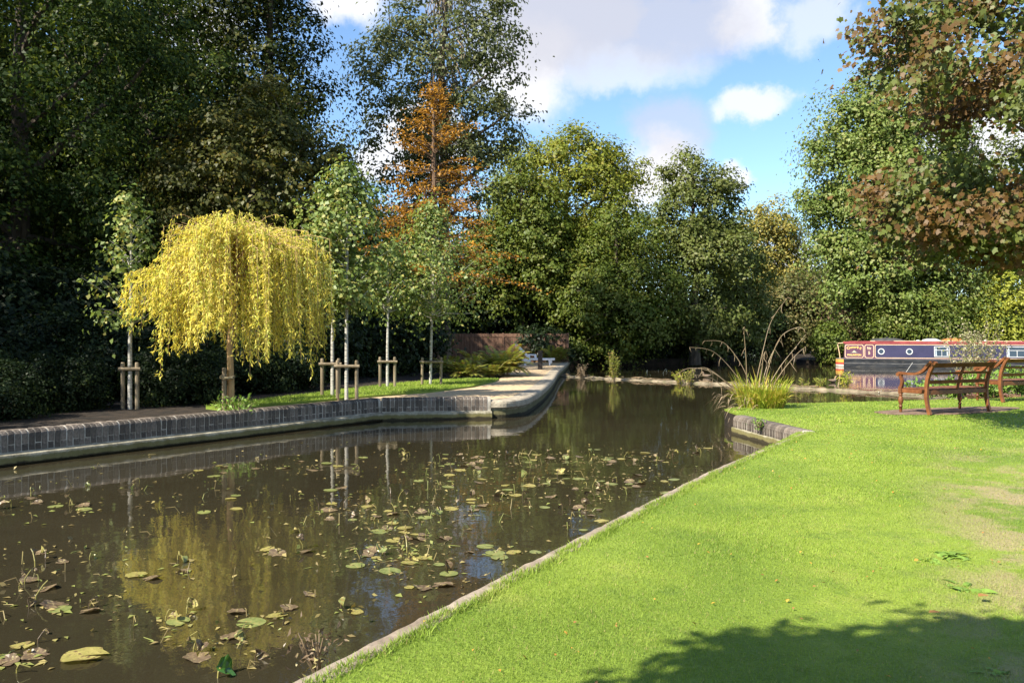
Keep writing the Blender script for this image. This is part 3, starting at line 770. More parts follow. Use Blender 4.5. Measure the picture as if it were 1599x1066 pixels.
tree('thorn_bush', 'pinkish brown autumn bush behind the boat stern', (gx(1348, 62), 62, .3), zt(430, 62),
     [(0, 0, 3.2, 2.0, 1.6, 3.2), (-1.2, 0, 2.4, 1.4, 1.4, 2.4)], 150, 80, .2, .42, 'leaf_russet', tr=.1, seed=90, shell=.4, group='bushes behind the boat', cat='bush')
tree('broadleaf_tree', 'sparse brownish tree far away between the bush and the poplar', (gx(1300, 92), 92, .3), zt(365, 92),
     [(0, 0, 7, 3.6, 2.6, 5.2)], 130, 70, .3, .7, 'leaf_shrub', tr=.22, seed=91, shell=.3, group=GB)
tree('poplar', 'large dense green poplar rising behind the narrowboat', (gx(1400, 60), 60, .3), zt(40, 60),
     [(0, 0, 11.0, 6.0, 4.4, 8.6), (-3.0, -1, 13.5, 4.4, 3.4, 6.6), (1.5, 0, 18.0, 4.4, 3.4, 5.4), (-3.6, 0, 10, 3.4, 3, 4.2), (3.6, -1, 8, 4.4, 3, 7), (-1.0, -1.6, 5, 5.0, 3, 4.8), (-3.2, -.5, 18.0, 2.8, 2.2, 3.4)], 620, 185, .26, .70, 'leaf_poplar', tr=.5, seed=92, shell=.6, flat=.7, group=GB)
tree('broadleaf_tree', 'bluish green tree at the right edge seen below the maple branch', (gx(1600, 78), 78, .3), zt(165, 78),
     [(0, 0, 15, 5, 4, 8), (0, 0, 7, 6, 4, 6)], 260, 75, .34, .8, 'leaf_alder', tr=.4, seed=93, shell=.5, group=GB)
tree('golden_bush', 'yellow-green sunlit bush behind the right end of the boat', (gx(1592, 56), 57, .3), zt(388, 56),
     [(0, 0, 3.6, 2.3, 1.8, 3.4), (-1.6, -.4, 2.0, 1.6, 1.4, 2.0)], 210, 85, .19, .42, 'leaf_lime', tr=.12, seed=94, shell=.5, group='bushes behind the boat', cat='bush')
h1 = tree('hedge_bush', 'dark green bush behind the middle of the boat', (gx(1455, 57), 56.5, .3), 5.0,
          [(0, 0, 2.4, 2.8, 1.5, 2.5)], 170, 80, .2, .45, 'leaf_mid', tr=.1, seed=95, shell=.5, group='bushes behind the boat', cat='bush')
for i, (px, Y, rz, sc, lb) in enumerate([(1385, 58, 1.2, .85, 'green bush behind the boat portholes'), (1530, 57.5, 2.6, 1.0, 'dark bush behind the boat windows'), (1680, 58, 3.7, 1.2, 'bush behind the boat outside the right edge'), (1330, 96, 4, 2.2, 'far bush closing the river channel'), (1230, 120, 5, 2.6, 'most distant bush at the end of the river'), (1420, 75, .5, 1.6, 'bush hidden behind the poplar')]):
    o = dup(h1, (gx(px, Y), Y, .3), rz, lb); o.scale = (sc, sc, sc)

# tree behind the camera whose shade lies over the near corner of the lawn
tree('broadleaf_tree', 'tree on the lawn behind the viewer, shading the near grass', (-2.6, -3.4, .3), 6.5,
     [(.85, 3.95, 3.95, .75, .85, .4), (1.8, 4.0, 4.0, .9, .9, .4), (2.9, 4.0, 4.0, .9, .9, .4), (4.1, 3.95, 4.1, 1.0, .9, .4)], 420, 130, .15, .19, 'leaf_mid', tr=.25, seed=33, shell=.25)

# --- birches with stakes
def birch(label, px, pybase, Y, pytop, r_px, seed, clear, slim=1.0, lean=0.0):
    z0 = LEFT_Z + .03; H = zt(pytop, Y) - z0; r = r_px / FPX * Y
    cl = zt(clear, Y) - z0
    rng = np.random.default_rng(seed)
    root = thing('birch', label, 'tree', (gx(px, Y), Y, z0), 0, 'young white-stemmed birches')
    mb = MB(); mb.tube([(0, 0, -.1), (lean * .3, 0, H * .3), (lean * .7 + .02, .02, H * .6), (lean, 0, H * .97)], [.044, .037, .025, .006], 8, False)
    C = []; U = []
    for i in range(46):
        t = (i + rng.random()) / 46; z = cl + (H - cl) * t
        rad = r * (sin(pi * min(1, .18 + .82 * t) ** .8) ** .8 * .95 + .08) * rng.uniform(.3, 1.25) * (1 if t < .85 else .7)
        a = rng.uniform(0, 2 * pi); b = np.array([lean * z / H, 0, max(z - rad * .9, cl * .93)])
        c = np.array([rad * cos(a) + lean * z / H, rad * sin(a), z])
        limb(mb, b, c, .011 * (1 - t) + .005, .003, rng, 4, .15, 4)
        for s in (.55, .8, 1.0):
            C.append(b + (c - b) * s); U.append(unit(c - b))
    mb.build('trunk', 'bark_birch', root)
    C = np.array(C); U = np.array(U)
    link_mesh('crown', poly_mesh('crown', leaves_for(rng, C, U, int(30 * slim), .10, .15 * r / .6 * .9, .7, .5, .78, .35), 4), 'leaf_birch', root)
    return root
def stakes(label, x, y, z0, gap, h, rz, bars=1):
    root = thing('tree_stakes', label, 'stakes', (x, y, z0), rz, 'wooden tree stakes')
    for s in (-1, 1):
        MB().tube([(s * gap, .0, -.1), (s * gap, 0, h - .03), (s * gap, 0, h)], [.040, .040, .030], 9).build('post', 'stake_wood', root)
    MB().tube([(-gap - .07, -.052, h - .13), (gap + .07, -.052, h - .13)], .034, 8).build('cross_bar', 'stake_wood', root)
    MB().tube([(.05 * cos(a), -.01 + .065 * sin(a), h - .13 + .01 * sin(2 * a)) for a in np.linspace(0, 2 * pi, 11)], .013, 5).build('tie', 'tie', root)
birch('slim shaded birch left of the yellow willow', 203, 650, 15.6, 300, 55, 101, 500, .3)
stakes('pair of stakes holding the shaded birch left of the willow', gx(203, 15.6), 15.6, LEFT_Z, .13, .92, .2)
birch('slender birch stem just behind the right fringe of the willow', 519, 612, 18.6, 330, 45, 102, 470, .7)
stakes('pair of stakes round the stem nearest the willow fringe', gx(516, 18.6), 18.6, LEFT_Z + .04, .19, .88, .1)
birch('tall full-leaved birch right of the willow, front of the pair', 541, 620, 17.7, 255, 72, 103, 470, 1.35)
stakes('pair of stakes at the front birch, beside the wall corner', gx(542, 17.7), 17.7, LEFT_Z + .04, .21, .86, .05)
birch('small shaded birch in the gap between the two full ones', 605, 600, 21.8, 385, 42, 104, 480, .5)
stakes('pair of stakes in shade behind the lawn strip', gx(605, 21.8), 21.8, LEFT_Z + .06, .2, .82, .1)
birch('full-leaved birch in front of the larch and the fence', 672, 596, 23.0, 318, 76, 105, 490, 1.2, .1)
stakes('pair of stakes at the lawn edge near the fence', gx(674, 23.0), 23.0, LEFT_Z + .06, .27, .78, .05)

# --- weeping willow
def willow():
    Y = 14.7; rng = np.random.default_rng(111)
    root = thing('weeping_willow', 'small weeping willow with bright yellow hanging leaves behind the brick wall', 'tree', (gx(359, Y), Y, LEFT_Z + .02))
    ht = 2.6
    mb = MB(); mb.tube([(.0, 0, -.1), (.02, 0, .5), (-.01, .02, 1.2), (.05, 0, 1.9), (.03, 0, ht)], [.075, .062, .055, .055, .04], 10, False)
    P0 = []; A = []; S = []
    sb = MB()
    def strand(start, mid, end_r, th, zend, dens=1.0, leaf0=.25):
        d = np.array([cos(th), sin(th), 0])
        # arch out from the head, then hang
        p0 = np.array(start); p1 = np.array(mid); p2 = d * end_r + np.array([start[0] * .3, 0, mid[2] - .32 * rng.uniform(.7, 1.3)])
        pts = [(1 - t) ** 2 * p0 + 2 * t * (1 - t) * p1 + t * t * p2 for t in np.linspace(0, 1, 6)]
        drop = p2[2] - zend; wob = rng.normal(size=3) * .05
        for t in (.3, .65, 1.0): pts.append(p2 + np.array([d[0] * .10 * t + wob[0] * t, d[1] * .10 * t + wob[1] * t, -drop * t]))
        pts = np.array(pts); sb.tube(pts, [.010, .008, .007, .006, .005, .004, .003, .003, .002], 3, False)
        seg = np.linalg.norm(np.diff(pts, axis=0), axis=1); cum = np.concatenate([[0], np.cumsum(seg)])
        m = int(cum[-1] * rng.uniform(18, 52) * dens); s = rng.uniform(leaf0 * cum[-1], cum[-1], m)
        pos = np.stack([np.interp(s, cum, pts[:, j]) for j in range(3)], 1) + rng.normal(size=(m, 3)) * .022
        P0.append(pos); A.append(np.array([0, 0, -1.0]) + rng.normal(size=(m, 3)) * .42 + d * .25)
    bun = rng.uniform(0, 2 * pi, 46)
    for i in range(360):
        th = bun[i % 46] + rng.normal() * .09; R = (1.45 + .42 * cos(th)) * rng.random() ** .5 + .08
        k = R / 1.7
        zt_ = 3.08 - .24 * k ** 3 + rng.normal() * .13 + .10 * sin(5 * th + 1)
        left = max(0, -cos(th)); zt_ -= .55 * left * max(0, k - .55) * 2
        st = (rng.normal() * .10, rng.normal() * .1, rng.uniform(2.35, 2.7))
        zend = 1.24 + .13 * rng.normal() + .16 * sin(3 * th + .5) + .12 * sin(8 * th) + (.22 if rng.random() < .3 else 0) - .12 * max(0, cos(th)) * k
        zend += rng.random() ** 2 * 1.1
        strand(st, (cos(th) * R * .55, sin(th) * R * .55, zt_ + .55), R, th, min(zend, zt_ - .5))
    for i in range(52):        # the low shoulder reaching out to the left
        th = pi + rng.normal() * .42; R = rng.uniform(.95, 1.8)
        strand((-.2, 0, 2.3), (cos(th) * R * .6, sin(th) * R * .6, 2.85 + rng.normal() * .16), R, th, rng.uniform(1.35, 2.0) + .15, .9, .4)
    for i in range(44):        # stray shoots on the top
        th = rng.uniform(0, 2 * pi); R = rng.uniform(.2, 1.0)
        p = np.array([rng.normal() * .25, rng.normal() * .2, 3.0]); q = p + np.array([cos(th) * R * .8, sin(th) * R * .4, rng.uniform(.15, .62)])
        pts = np.array([p, (p + q) / 2 + np.array([0, 0, .12]), q]); sb.tube(pts, [.011, .008, .004], 4, False)
        m = 12; t = rng.random((m, 1)); P0.append(p + (q - p) * t + rng.normal(size=(m, 3)) * .03); A.append(rng.normal(size=(m, 3)) * .5 + (q - p) * .6 - np.array([0, 0, .6]))
    mb.build('trunk', 'bark_willow', root); sb.build('hanging_shoots', 'bark_willow', root)
    pos = np.concatenate(P0); ax = np.concatenate(A); n = len(pos)
    L = rng.uniform(.05, .115, n)
    link_mesh('crown', poly_mesh('crown', diamonds(pos, rng.normal(size=(n, 3)) * .55 + unit(pos * np.array([1, 1, 0]) + 1e-4) * .8 + np.array([0, 0, .35]), ax, L, L * .24, rng), 4), 'leaf_willow', root)
willow()
st = thing('tree_stake', 'single short stake tied to the willow trunk', 'stake', (gx(350, 14.6), 14.6, LEFT_Z), 0, 'wooden tree stakes')
MB().tube([(0, 0, -.1), (0, 0, .82), (0, 0, .85)], [.04, .04, .03], 9).build('post', 'stake_wood', st)
MB().tube([(.05 + .115 * cos(a), .03 + .09 * sin(a), .68 + .02 * sin(a)) for a in np.linspace(0, 2 * pi, 13)], .03, 6).build('tie', 'tie', st)

# --- bronze maple over the right of the picture
def maple():
    rng = np.random.default_rng(121)
    base = np.array([10.9, 12.6, LAWN_Z])
    root = thing('maple', 'bronze-leaved maple whose boughs hang in from the right', 'tree', tuple(base))
    mb = MB()
    mb.tube([(0, 0, -.1), (-.05, 0, 1.5), (-.1, .1, 3), (-.1, 0, 5), (0, 0, 8)], [.24, .2, .17, .13, .05], 10, False)
    def at(px, py, Y): return np.array(P(px + 22, py, Y * 1.22 + (Y - 9.7) * 1.2)) - base
    Cs = []; Us = []
    tips = []
    spec = []     # (px, py, Y) of the bough ends
    for px, py, Y in [(1330, 60, 9.6), (1345, 110, 9.9), (1375, 25, 9.4), (1400, 135, 9.2), (1440, -20, 9.8), (1450, 75, 9.0), (1480, 150, 10.4), (1385, 95, 10.6), (1420, 50, 10.4),
                      (1520, 20, 9.6), (1560, 90, 9.2), (1590, 40, 10), (1540, 130, 10.3), (1500, -60, 10), (1600, -60, 9.4), (1640, 120, 9.5), (1590, 150, 9.0), (1455, 175, 10.0)]:
        spec.append((px, py, Y, 175, 0))
    for px, py, Y in [(1345, 300, 9.8), (1355, 325, 10.1), (1390, 290, 9.5), (1370, 365, 10.3), (1420, 340, 9.4), (1440, 285, 10), (1470, 262, 9.5), (1460, 375, 9.7), (1500, 330, 9.3), (1420, 395, 10.4),
                      (1510, 385, 9.8), (1540, 290, 9.6), (1550, 350, 9.2), (1590, 320, 9.8), (1600, 260, 10.2), (1590, 385, 9.5), (1640, 300, 9.5), (1480, 310, 10.2), (1640, 380, 9.6), (1530, 410, 10)]:
        spec.append((px, py, Y, 390, 1))
    for px, py, Y in [(1680, 200, 9.6), (1700, 60, 9.2)]: spec.append((px, py, Y, 230, 0))
    hubs = [limb(mb, (-.1, 0, 3.6), at(1500, 160, 9.9), .085, .03, rng, 6, .05, 7), limb(mb, (-.1, 0, 3.2), at(1480, 330, 9.8), .06, .015, rng, 6, .05, 6), limb(mb, (-.1, 0, 4.4), at(1500, 30, 9.7), .07, .02, rng, 6, .06, 6), limb(mb, (-.1, 0, 3.3), at(1500, 170, 10.4), .05, .015, rng, 6, .03, 6)]
    N = np.array([p for h in hubs for p in h[2:]])
    for px, py, Y, _, low in spec:
        c = at(px, py, Y); a = N[np.argmin(np.linalg.norm(N - c, axis=1) + 1.2 * np.abs(N[:, 2] - c[2]))]
        pts = limb(mb, a, c, .018, .004, rng, 5, .18, 5)
        out = unit(c - a)
        for t in (.45, .62, .8, .92, 1.0):
            q = a + (c - a) * t; Cs.append(q); Us.append(out + rng.normal(size=3) * .2)
    mb.build('trunk', 'bark', root)
    C = np.array(Cs); U = unit(np.array(Us)); per = 100
    n = len(C) * per; c = np.repeat(C, per, 0); u = np.repeat(U, per, 0)
    pos = c + rng.normal(size=(n, 3)) * np.array([.23, .23, .17])
    nrm = unit(np.array([-.55, -.50, .45]) + rng.normal(size=(n, 3)) * .55); ax = u * .5 + rng.normal(size=(n, 3)) * .55 + np.array([-.2, -.1, -.45])
    ax = unit(ax - nrm * (ax * nrm).sum(-1, keepdims=True)); sd_ = np.cross(nrm, ax)
    sz = rng.uniform(.05, .108, n)[:, None]
    fold = rng.uniform(-.2, .75, (n, 1))
    # lobed leaf outline (along, across)
    out = [(0, 0), (.0, .30), (.24, .30), (.50, .50), (.60, .26), (1.0, 0.0), (.60, -.26), (.50, -.50), (.24, -.30), (.0, -.30)]
    V = np.stack([pos + ax * sz * a + sd_ * sz * b - nrm * sz * (abs(b) * fold + a * a * .35) for a, b in out], 1).reshape(-1, 3)
    link_mesh('crown', poly_mesh('crown', V, len(out)), 'leaf_maple', root)
maple()

# ------------------------------------------------------------------ grass
def in_poly(x, y, poly):
    inside = np.zeros(len(x), bool); n = len(poly); j = n - 1
    for i in range(n):
        xi, yi = poly[i]; xj, yj = poly[j]
        with np.errstate(divide='ignore', invalid='ignore'):
            c = ((yi > y) != (yj > y)) & (x < (xj - xi) * (y - yi) / (yj - yi) + xi)
        inside ^= c; j = i
    return inside
def blades(rng, x, y, z, h, wd, lean=.5):
    n = len(x); a = rng.uniform(0, 2 * pi, n); l = rng.uniform(.1, lean, n) * h; b = rng.uniform(0, 2 * pi, n)
    base = np.stack([x, y, np.full(n, z)], 1); s = np.stack([np.cos(a), np.sin(a), np.zeros(n)], 1) * (wd * .5)[:, None]
    tip = base + np.stack([np.cos(b) * l, np.sin(b) * l, h], 1)
    return np.stack([base - s, base + s, tip], 1).reshape(-1, 3)
def lawn_grass():
    rng = np.random.default_rng(201); V = []
    poly = offs(COPING, .09)[:-1] + [(4.46, 12.40), (4.28, 14.75)] + RBANK[1:6] + [(30, 24), (30, -5), (-5, -5)]
    for (y0, y1, dens, h, wd) in [(2.0, 3.2, 7000, .024, .0042), (3.2, 5.0, 16000, .017, .0034), (5, 7, 10000, .018, .0045), (7, 9.5, 5500, .019, .0065), (9.5, 13, 2600, .021, .010), (13, 20.5, 1000, .024, .017)]:
        xa, xb = (-2.2, .70 * y1 + 1.0)
        n = int(dens * (y1 - y0) * (xb - xa)); x = rng.uniform(xa, xb, n); y = rng.uniform(y0, y1, n)
        k = in_poly(x, y, poly) & ~in_poly(x, y, EARTH) & (x < .70 * y + .9)
        # thin cover on the dry part
        d = x - .5 * y; dry = np.clip((d + .25) / 1.1, 0, 1) * np.clip((12 - y) / 4.5, 0, 1)
        k &= rng.random(n) > dry * .5
        x = x[k]; y = y[k]; m = len(x)
        V.append(blades(rng, x, y, LAWN_Z - .003, h * rng.uniform(.45, 1.25, m) * (1 + .25 * np.sin(x * 2.3 + 1) * np.sin(y * 1.9)), wd * rng.uniform(.6, 1.3, m), 1.0))
    # longer fringe hanging over the concrete edge
    C = np.array(COPING[1:]); n = 9000; s = rng.uniform(0, 3, n); i = s.astype(int); f = s - i
    p = C[i] + (C[i + 1] - C[i]) * f[:, None]; nx = .845; ny = -.535; o = .125 + np.abs(rng.normal(size=n)) * .04 - .06 * rng.random(n) * (np.sin(s * 23) + .6 * np.sin(s * 61) > .2)
    V.append(blades(rng, p[:, 0] + nx * o, p[:, 1] + ny * o, LAWN_Z, rng.uniform(.02, .045, n), rng.uniform(.004, .008, n), 1.2))
    tag(link_mesh('lawn_grass', poly_mesh('lawn_grass', np.concatenate(V), 3), 'grass_blade'), 'short bright green mown grass covering the lawn', 'grass', kind='stuff')
    V = []
    n = 60000; x = rng.uniform(-6.5, 0, n); y = rng.uniform(15, 27, n); k = in_poly(x, y, LAWN2); m = k.sum()
    V.append(blades(rng, x[k], y[k], LEFT_Z + .058, rng.uniform(.025, .06, m), rng.uniform(.012, .022, m), 1.0))
    tag(link_mesh('strip_grass', poly_mesh('strip_grass', np.concatenate(V), 3), 'grass_blade'), 'mown grass on the curved strip beneath the birches', 'grass', kind='stuff')
    # scattered small fallen leaves on the lawn
    n = 1500; y = rng.uniform(3.2, 18, n); x = rng.uniform(-1, 12, n); k = in_poly(x, y, poly) & (x < .68 * y); x = x[k]; y = y[k]; m = len(x)
    pos = np.stack([x, y, np.full(m, LAWN_Z + .018)], 1); s = rng.uniform(.008, .03, m)
    tag(link_mesh('fallen_leaves', poly_mesh('fallen_leaves', diamonds(pos, np.array([0, 0, 1]) + rng.normal(size=(m, 3)) * .35, rng.normal(size=(m, 3)), s, s * .6, rng), 4), 'leaf_fallen'), 'tiny yellow fallen leaves and flowers scattered over the lawn', 'leaves', kind='stuff')
lawn_grass()

# ------------------------------------------------------------------ plants
def ribbon(base, d, length, rise, droop, w0, n=5, rng=None):
    """arching blade: returns quads"""
    pts = []
    side = np.array([-d[1], d[0], 0.0]); tw = rng.normal() * .4
    side = unit(side + np.array([0, 0, tw]))
    for i in range(n + 1):
        t = i / n
        pts.append(base + d * length * t * (1 - rise * .5) + np.array([0, 0, length * (rise * t - droop * t * t)]))
    q = []
    for i in range(n):
        wa = w0 * (1 - (i / n) ** 2) + .001; wb = w0 * (1 - ((i + 1) / n) ** 2) + .001
        q += [pts[i] - side * wa, pts[i] + side * wa, pts[i + 1] + side * wb, pts[i + 1] - side * wb]
    return q
def sedge():
    rng = np.random.default_rng(301)
    c = np.array([5.25, 16.75, LAWN_Z - .02])
    root = thing('sedge_clump', 'big clump of arching yellow-green sedge with tall dead stalks at the lawn corner', 'plant', tuple(c))
    V = []
    for i in range(800):
        a = rng.uniform(0, 2 * pi); r = rng.random() ** .5 * .36; b = np.array([cos(a) * r * 1.25, sin(a) * r, 0]); th = a + rng.normal() * .7
        V += ribbon(b, np.array([cos(th), sin(th), 0]), rng.uniform(.45, .92), rng.uniform(.9, 1.35), rng.uniform(.3, .75), rng.uniform(.007, .014), 5, rng)
    link_mesh('leaves', poly_mesh('leaves', np.array(V), 4), 'leaf_sedge', root)
    V = []
    for i in range(70):       # dead brown leaves trailing into the water on the left
        b = np.array([rng.uniform(-.95, -.2), rng.uniform(-.75, .3), rng.uniform(-.05, .35)]); th = pi + rng.normal() * .8
        V += ribbon(b, np.array([cos(th), sin(th), 0]), rng.uniform(.2, .45), rng.uniform(.1, .6), rng.uniform(.5, 1.1), rng.uniform(.004, .010), 5, rng)
    link_mesh('dead_leaves', poly_mesh('dead_leaves', np.array(V), 4), 'straw', root)
    Y = 16.75
    def q(px, py, dy=0.0): return np.array(P(px, py, Y + dy)) - c
    for pts in [[(1180, 600), (1192, 545), (1205, 500), (1230, 464)], [(1192, 605), (1204, 560), (1220, 525), (1245, 511), (1257, 515)], [(1198, 605), (1220, 570), (1240, 545), (1258, 522)], [(1205, 605), (1225, 575), (1245, 552), (1258, 541)],
                [(1172, 600), (1155, 565), (1130, 535), (1100, 532)], [(1160, 600), (1135, 568), (1110, 547), (1077, 542)], [(1188, 605), (1200, 565), (1212, 540), (1223, 520)], [(1150, 612), (1120, 585), (1100, 574), (1078, 578)],
                [(1145, 605), (1110, 580), (1075, 575), (1055, 586)], [(1150, 615), (1125, 600), (1110, 590), (1085, 585)], [(1166, 600), (1165, 560), (1162, 520), (1163, 510)], [(1186, 600), (1190, 575), (1192, 555), (1196, 548)]]:
        dy = rng.uniform(-.4, .4)
        sp = smooth_path([tuple(q(x, y, dy * i / 3)) for i, (x, y) in enumerate(pts)], 5)
        mb = MB(); mb.tube(sp, [.011 - .008 * i / (len(sp) - 1) for i in range(len(sp))], 5)
        for k in range(len(sp) // 3, len(sp), 2):
            if rng.random() < .75:
                p = np.array(sp[k]); L = rng.uniform(.06, .22); e = p + np.array([rng.normal() * .05, rng.normal() * .05, -L])
                mb.tube([p, (p + e) / 2 + rng.normal(size=3) * .015, e], [.005, .006, .002], 4)
        mb.build('dead_stalk', 'straw', root)
sedge()

def fern(name, label, loc, n, ln, seed, mat='leaf_fern', rise=(.9, 1.5), group=None):
    rng = np.random.default_rng(seed); root = thing(name, label, 'fern', loc, 0, group); V = []; mb = MB()
    for i in range(n):
        th = rng.uniform(0, 2 * pi); d = np.array([cos(th), sin(th), 0]); L = ln * rng.uniform(.7, 1.1); rs = rng.uniform(*rise); dr = rng.uniform(.5, .95)
        b = np.array([rng.normal() * .1 * ln, rng.normal() * .1 * ln, 0])
        f = lambda t: b + d * L * t * .8 + np.array([0, 0, L * (rs * t - dr * t * t)])
        mb.tube([f(t) for t in (0, .35, .7, 1)], [.006, .005, .004, .002], 3, False)
        side = np.array([-d[1], d[0], 0])
        for k in range(15):
            t = .16 + .84 * k / 15; p = f(t); pl = L * .20 * sin(pi * (.12 + .88 * (1 - t)) ** .8) + .02; tg = unit(f(min(1, t + .02)) - f(t - .02))
            for s in (-1, 1):
                e = p + side * s * pl + tg * pl * .35 - np.array([0, 0, pl * .15]); wv = tg * L * .025
                V += [p - wv, (p + e) / 2 - wv * 1.1, e, (p + e) / 2 + wv * 1.1]
    mb.build('stems', 'straw', root)
    link_mesh('fronds', poly_mesh('fronds', np.array(V), 4), mat, root)
FG = 'ferns beside the gravel path'
fern('fern', 'big sunlit bronze-green fern clump at the path edge by the lounger', (gx(785, 29.5), 29.2, LEFT_Z), 95, 1.25, 311, group=FG)
fern('fern', 'lower fern in front of the big sunlit clump', (gx(766, 28.0), 28.0, LEFT_Z), 45, .75, 312, group=FG)
fern('fern', 'small fern left of the sunlit clump, half in shade', (gx(728, 27.4), 27.4, LEFT_Z), 50, .8, 313, group=FG)
fern('fern', 'shaded fern under the fence beside the birch stakes', (gx(700, 29.5), 29.5, LEFT_Z), 45, .9, 314, group=FG)
fern('fern', 'back fern below the fence boards', (gx(745, 33), 33, LEFT_Z), 45, 1.1, 315, group=FG)
fern('fern', 'fern behind the black bollard beside the kerb', (gx(865, 45), 45, LEFT_Z), 50, 1.15, 316, group=FG)
fern('fern', 'bronze grass tuft behind the white lounger', (gx(810, 44), 44.2, LEFT_Z), 22, 1.1, 317, mat='leaf_russet', rise=(1.3, 1.8), group=FG)

def ivy_mass(name, label, base, lobes, clumps, seed, mat='leaf_laurel', size=.2):
    return tree(name, label, base, max(l[2] + l[5] for l in lobes), lobes, clumps, 70, size, .34, mat, tr=.05, seed=seed, shell=.45, cat='shrub', limbs=6, twigs=20)
ivy_mass('ivy', 'ivy and bramble spilling over the end of the fence', (gx(862, 46.5), 46.8, LEFT_Z), [(0, 0, 1.1, 1.4, .6, 1.0), (-1.3, .1, 1.4, 1.0, .5, .7)], 85, 321)
ivy_mass('ivy', 'dark ivy hanging to the water beyond the kerb end', (gx(905, 49.5), 50.4, .05), [(0, 0, .8, 1.1, .7, 1.0)], 60, 322)

def upright_weed(name, label, loc, h, stems, seed, mat='seed_head', spread=.2, leaf=.07, cat='plant', group=None):
    rng = np.random.default_rng(seed); root = thing(name, label, cat, loc, 0, group); mb = MB(); Ps = []; Ax = []
    for i in range(stems):
        a = rng.uniform(0, 2 * pi); r = rng.random() ** .5 * spread; hh = h * rng.uniform(.6, 1.05)
        b = np.array([cos(a) * r * .4, sin(a) * r * .4, -.05]); e = np.array([cos(a) * r * 1.6, sin(a) * r * 1.6, hh])
        pts = [b, b + (e - b) * .5 + rng.normal(size=3) * .03 * h, e]; mb.tube(pts, [.008, .006, .003], 4, False)
        m = int(34 * h + 8); t = rng.uniform(.12, 1.03, m)[:, None]
        Ps.append(b + (e - b) * t + rng.normal(size=(m, 3)) * np.array([.05, .05, .03]) * (1 + h * .25)); Ax.append(rng.normal(size=(m, 3)) * .8 + np.array([0, 0, .45]))
    mb.build('stems', 'straw', root)
    p = np.concatenate(Ps); ax = np.concatenate(Ax); n = len(p); L = leaf * rng.uniform(.6, 1.4, n)
    link_mesh('leaves', poly_mesh('leaves', diamonds(p, rng.normal(size=(n, 3)) + np.array([0, 0, .6]), ax, L, L * .4, rng), 4), mat, root)
    return root
upright_weed('willowherb', 'tall pale seeding willowherb behind the wooden bench', (gx(1524, 23.5), 23.5, LAWN_Z), zt(503, 23.5) - LAWN_Z, 30, 331, spread=.55, leaf=.085)
WG = 'plants rooted on the weir'
def wl(t): return (2.37 + (11.3 - 2.37) * t, 36.7 + (26.5 - 36.7) * t)
for px, py, h, st, mat, sd_, lb in [(959, 594, 1.15, 16, 'leaf_fern', 341, 'upright leafy plant standing on the weir nearest the path'), (908, 590, .55, 14, 'straw', 342, 'dead brown twiggy weed where the weir meets the kerb'),
        (1060, 598, .42, 10, 'leaf_sedge', 343, 'small yellow-green weed midway along the weir'), (1076, 599, .5, 12, 'leaf_fern', 344, 'leafy green weed beside the yellow one midway on the weir'), (1280, 608, .38, 12, 'leaf_fern', 345, 'low weed on the weir right of the sedge'),
        (1320, 610, .62, 14, 'leaf_sedge', 346, 'yellowish weed on the weir below the boat stern'), (1256, 606, .25, 8, 'leaf_fern', 347, 'tiny weed on the weir just right of the sedge')]:
    Y = 2200 / (py - 528) * 1.0
    upright_weed('weir_weed', lb, (gx(px, Y), Y, .05), h, st, sd_, mat, .16, .075, group=WG)
for px, py, h, st, sd_, lb in [(1490, 612, .5, 20, 351, 'low dark green plant behind the bench seat'), (1545, 612, .6, 24, 352, 'leafy plant between the two benches'), (1590, 608, .75, 24, 353, 'leafy plant at the right edge behind the far bench'), (1455, 610, .35, 16, 354, 'small dark plant at the lawn edge left of the bench back')]:
    Y = 1802 / (py - 528)
    upright_weed('bank_plant', lb, (gx(px, Y), Y, LAWN_Z - .1), h, st, sd_, 'weed_leaf', .45, .14, group='plants along the far lawn edge')
upright_weed('bank_plant', 'green plant sprouting at the foot of the willow trunk', (gx(372, 14.5), 14.4, LEFT_Z), .34, 16, 355, 'weed_leaf', .28, .08)
upright_weed('dead_weed', 'dead reddish weed leaning over the concrete edge near the viewer', tuple(P(497, 1022, 3.85))[:2] + (.22,), .13, 12, 356, 'lily_brown', .07, .035)
upright_weed('wall_weed', 'tuft of green weed growing from the worn brick wall end', (4.20, 13.55, .30), .10, 10, 357, 'weed_leaf', .06, .05)
def rosette(label, x, y, r, n, seed):
    rng = np.random.default_rng(seed); V = []
    for i in range(n):
        th = rng.uniform(0, 2 * pi); V += ribbon(np.array([rng.normal() * .3 * r, rng.normal() * .3 * r, 0.005]), np.array([cos(th), sin(th), 0]), r * rng.uniform(.35, .9), rng.uniform(.15, .4), rng.uniform(.2, .45), r * rng.uniform(.07, .14), 4, rng)
    o = link_mesh('lawn_weed', poly_mesh('lawn_weed', np.array(V), 4), 'weed_leaf'); o.location = (x, y, LAWN_Z); tag(o, label, 'weed', 'broad-leaved weeds in the lawn')
for px, py, r, n, sd_, lb in [(1485, 868, .17, 26, 1, 'broad-leaved weed in the dry part of the lawn'), (1500, 920, .17, 12, 2, 'spreading weed just below the other in the dry grass'), (1455, 875, .10, 12, 3, 'small weed left of the broad one'), (1550, 1050, .08, 10, 4, 'small weed in the shaded near corner')]:
    Y = 1802 / (py - 528); rosette(lb, gx(px, Y), Y, r, n, sd_)
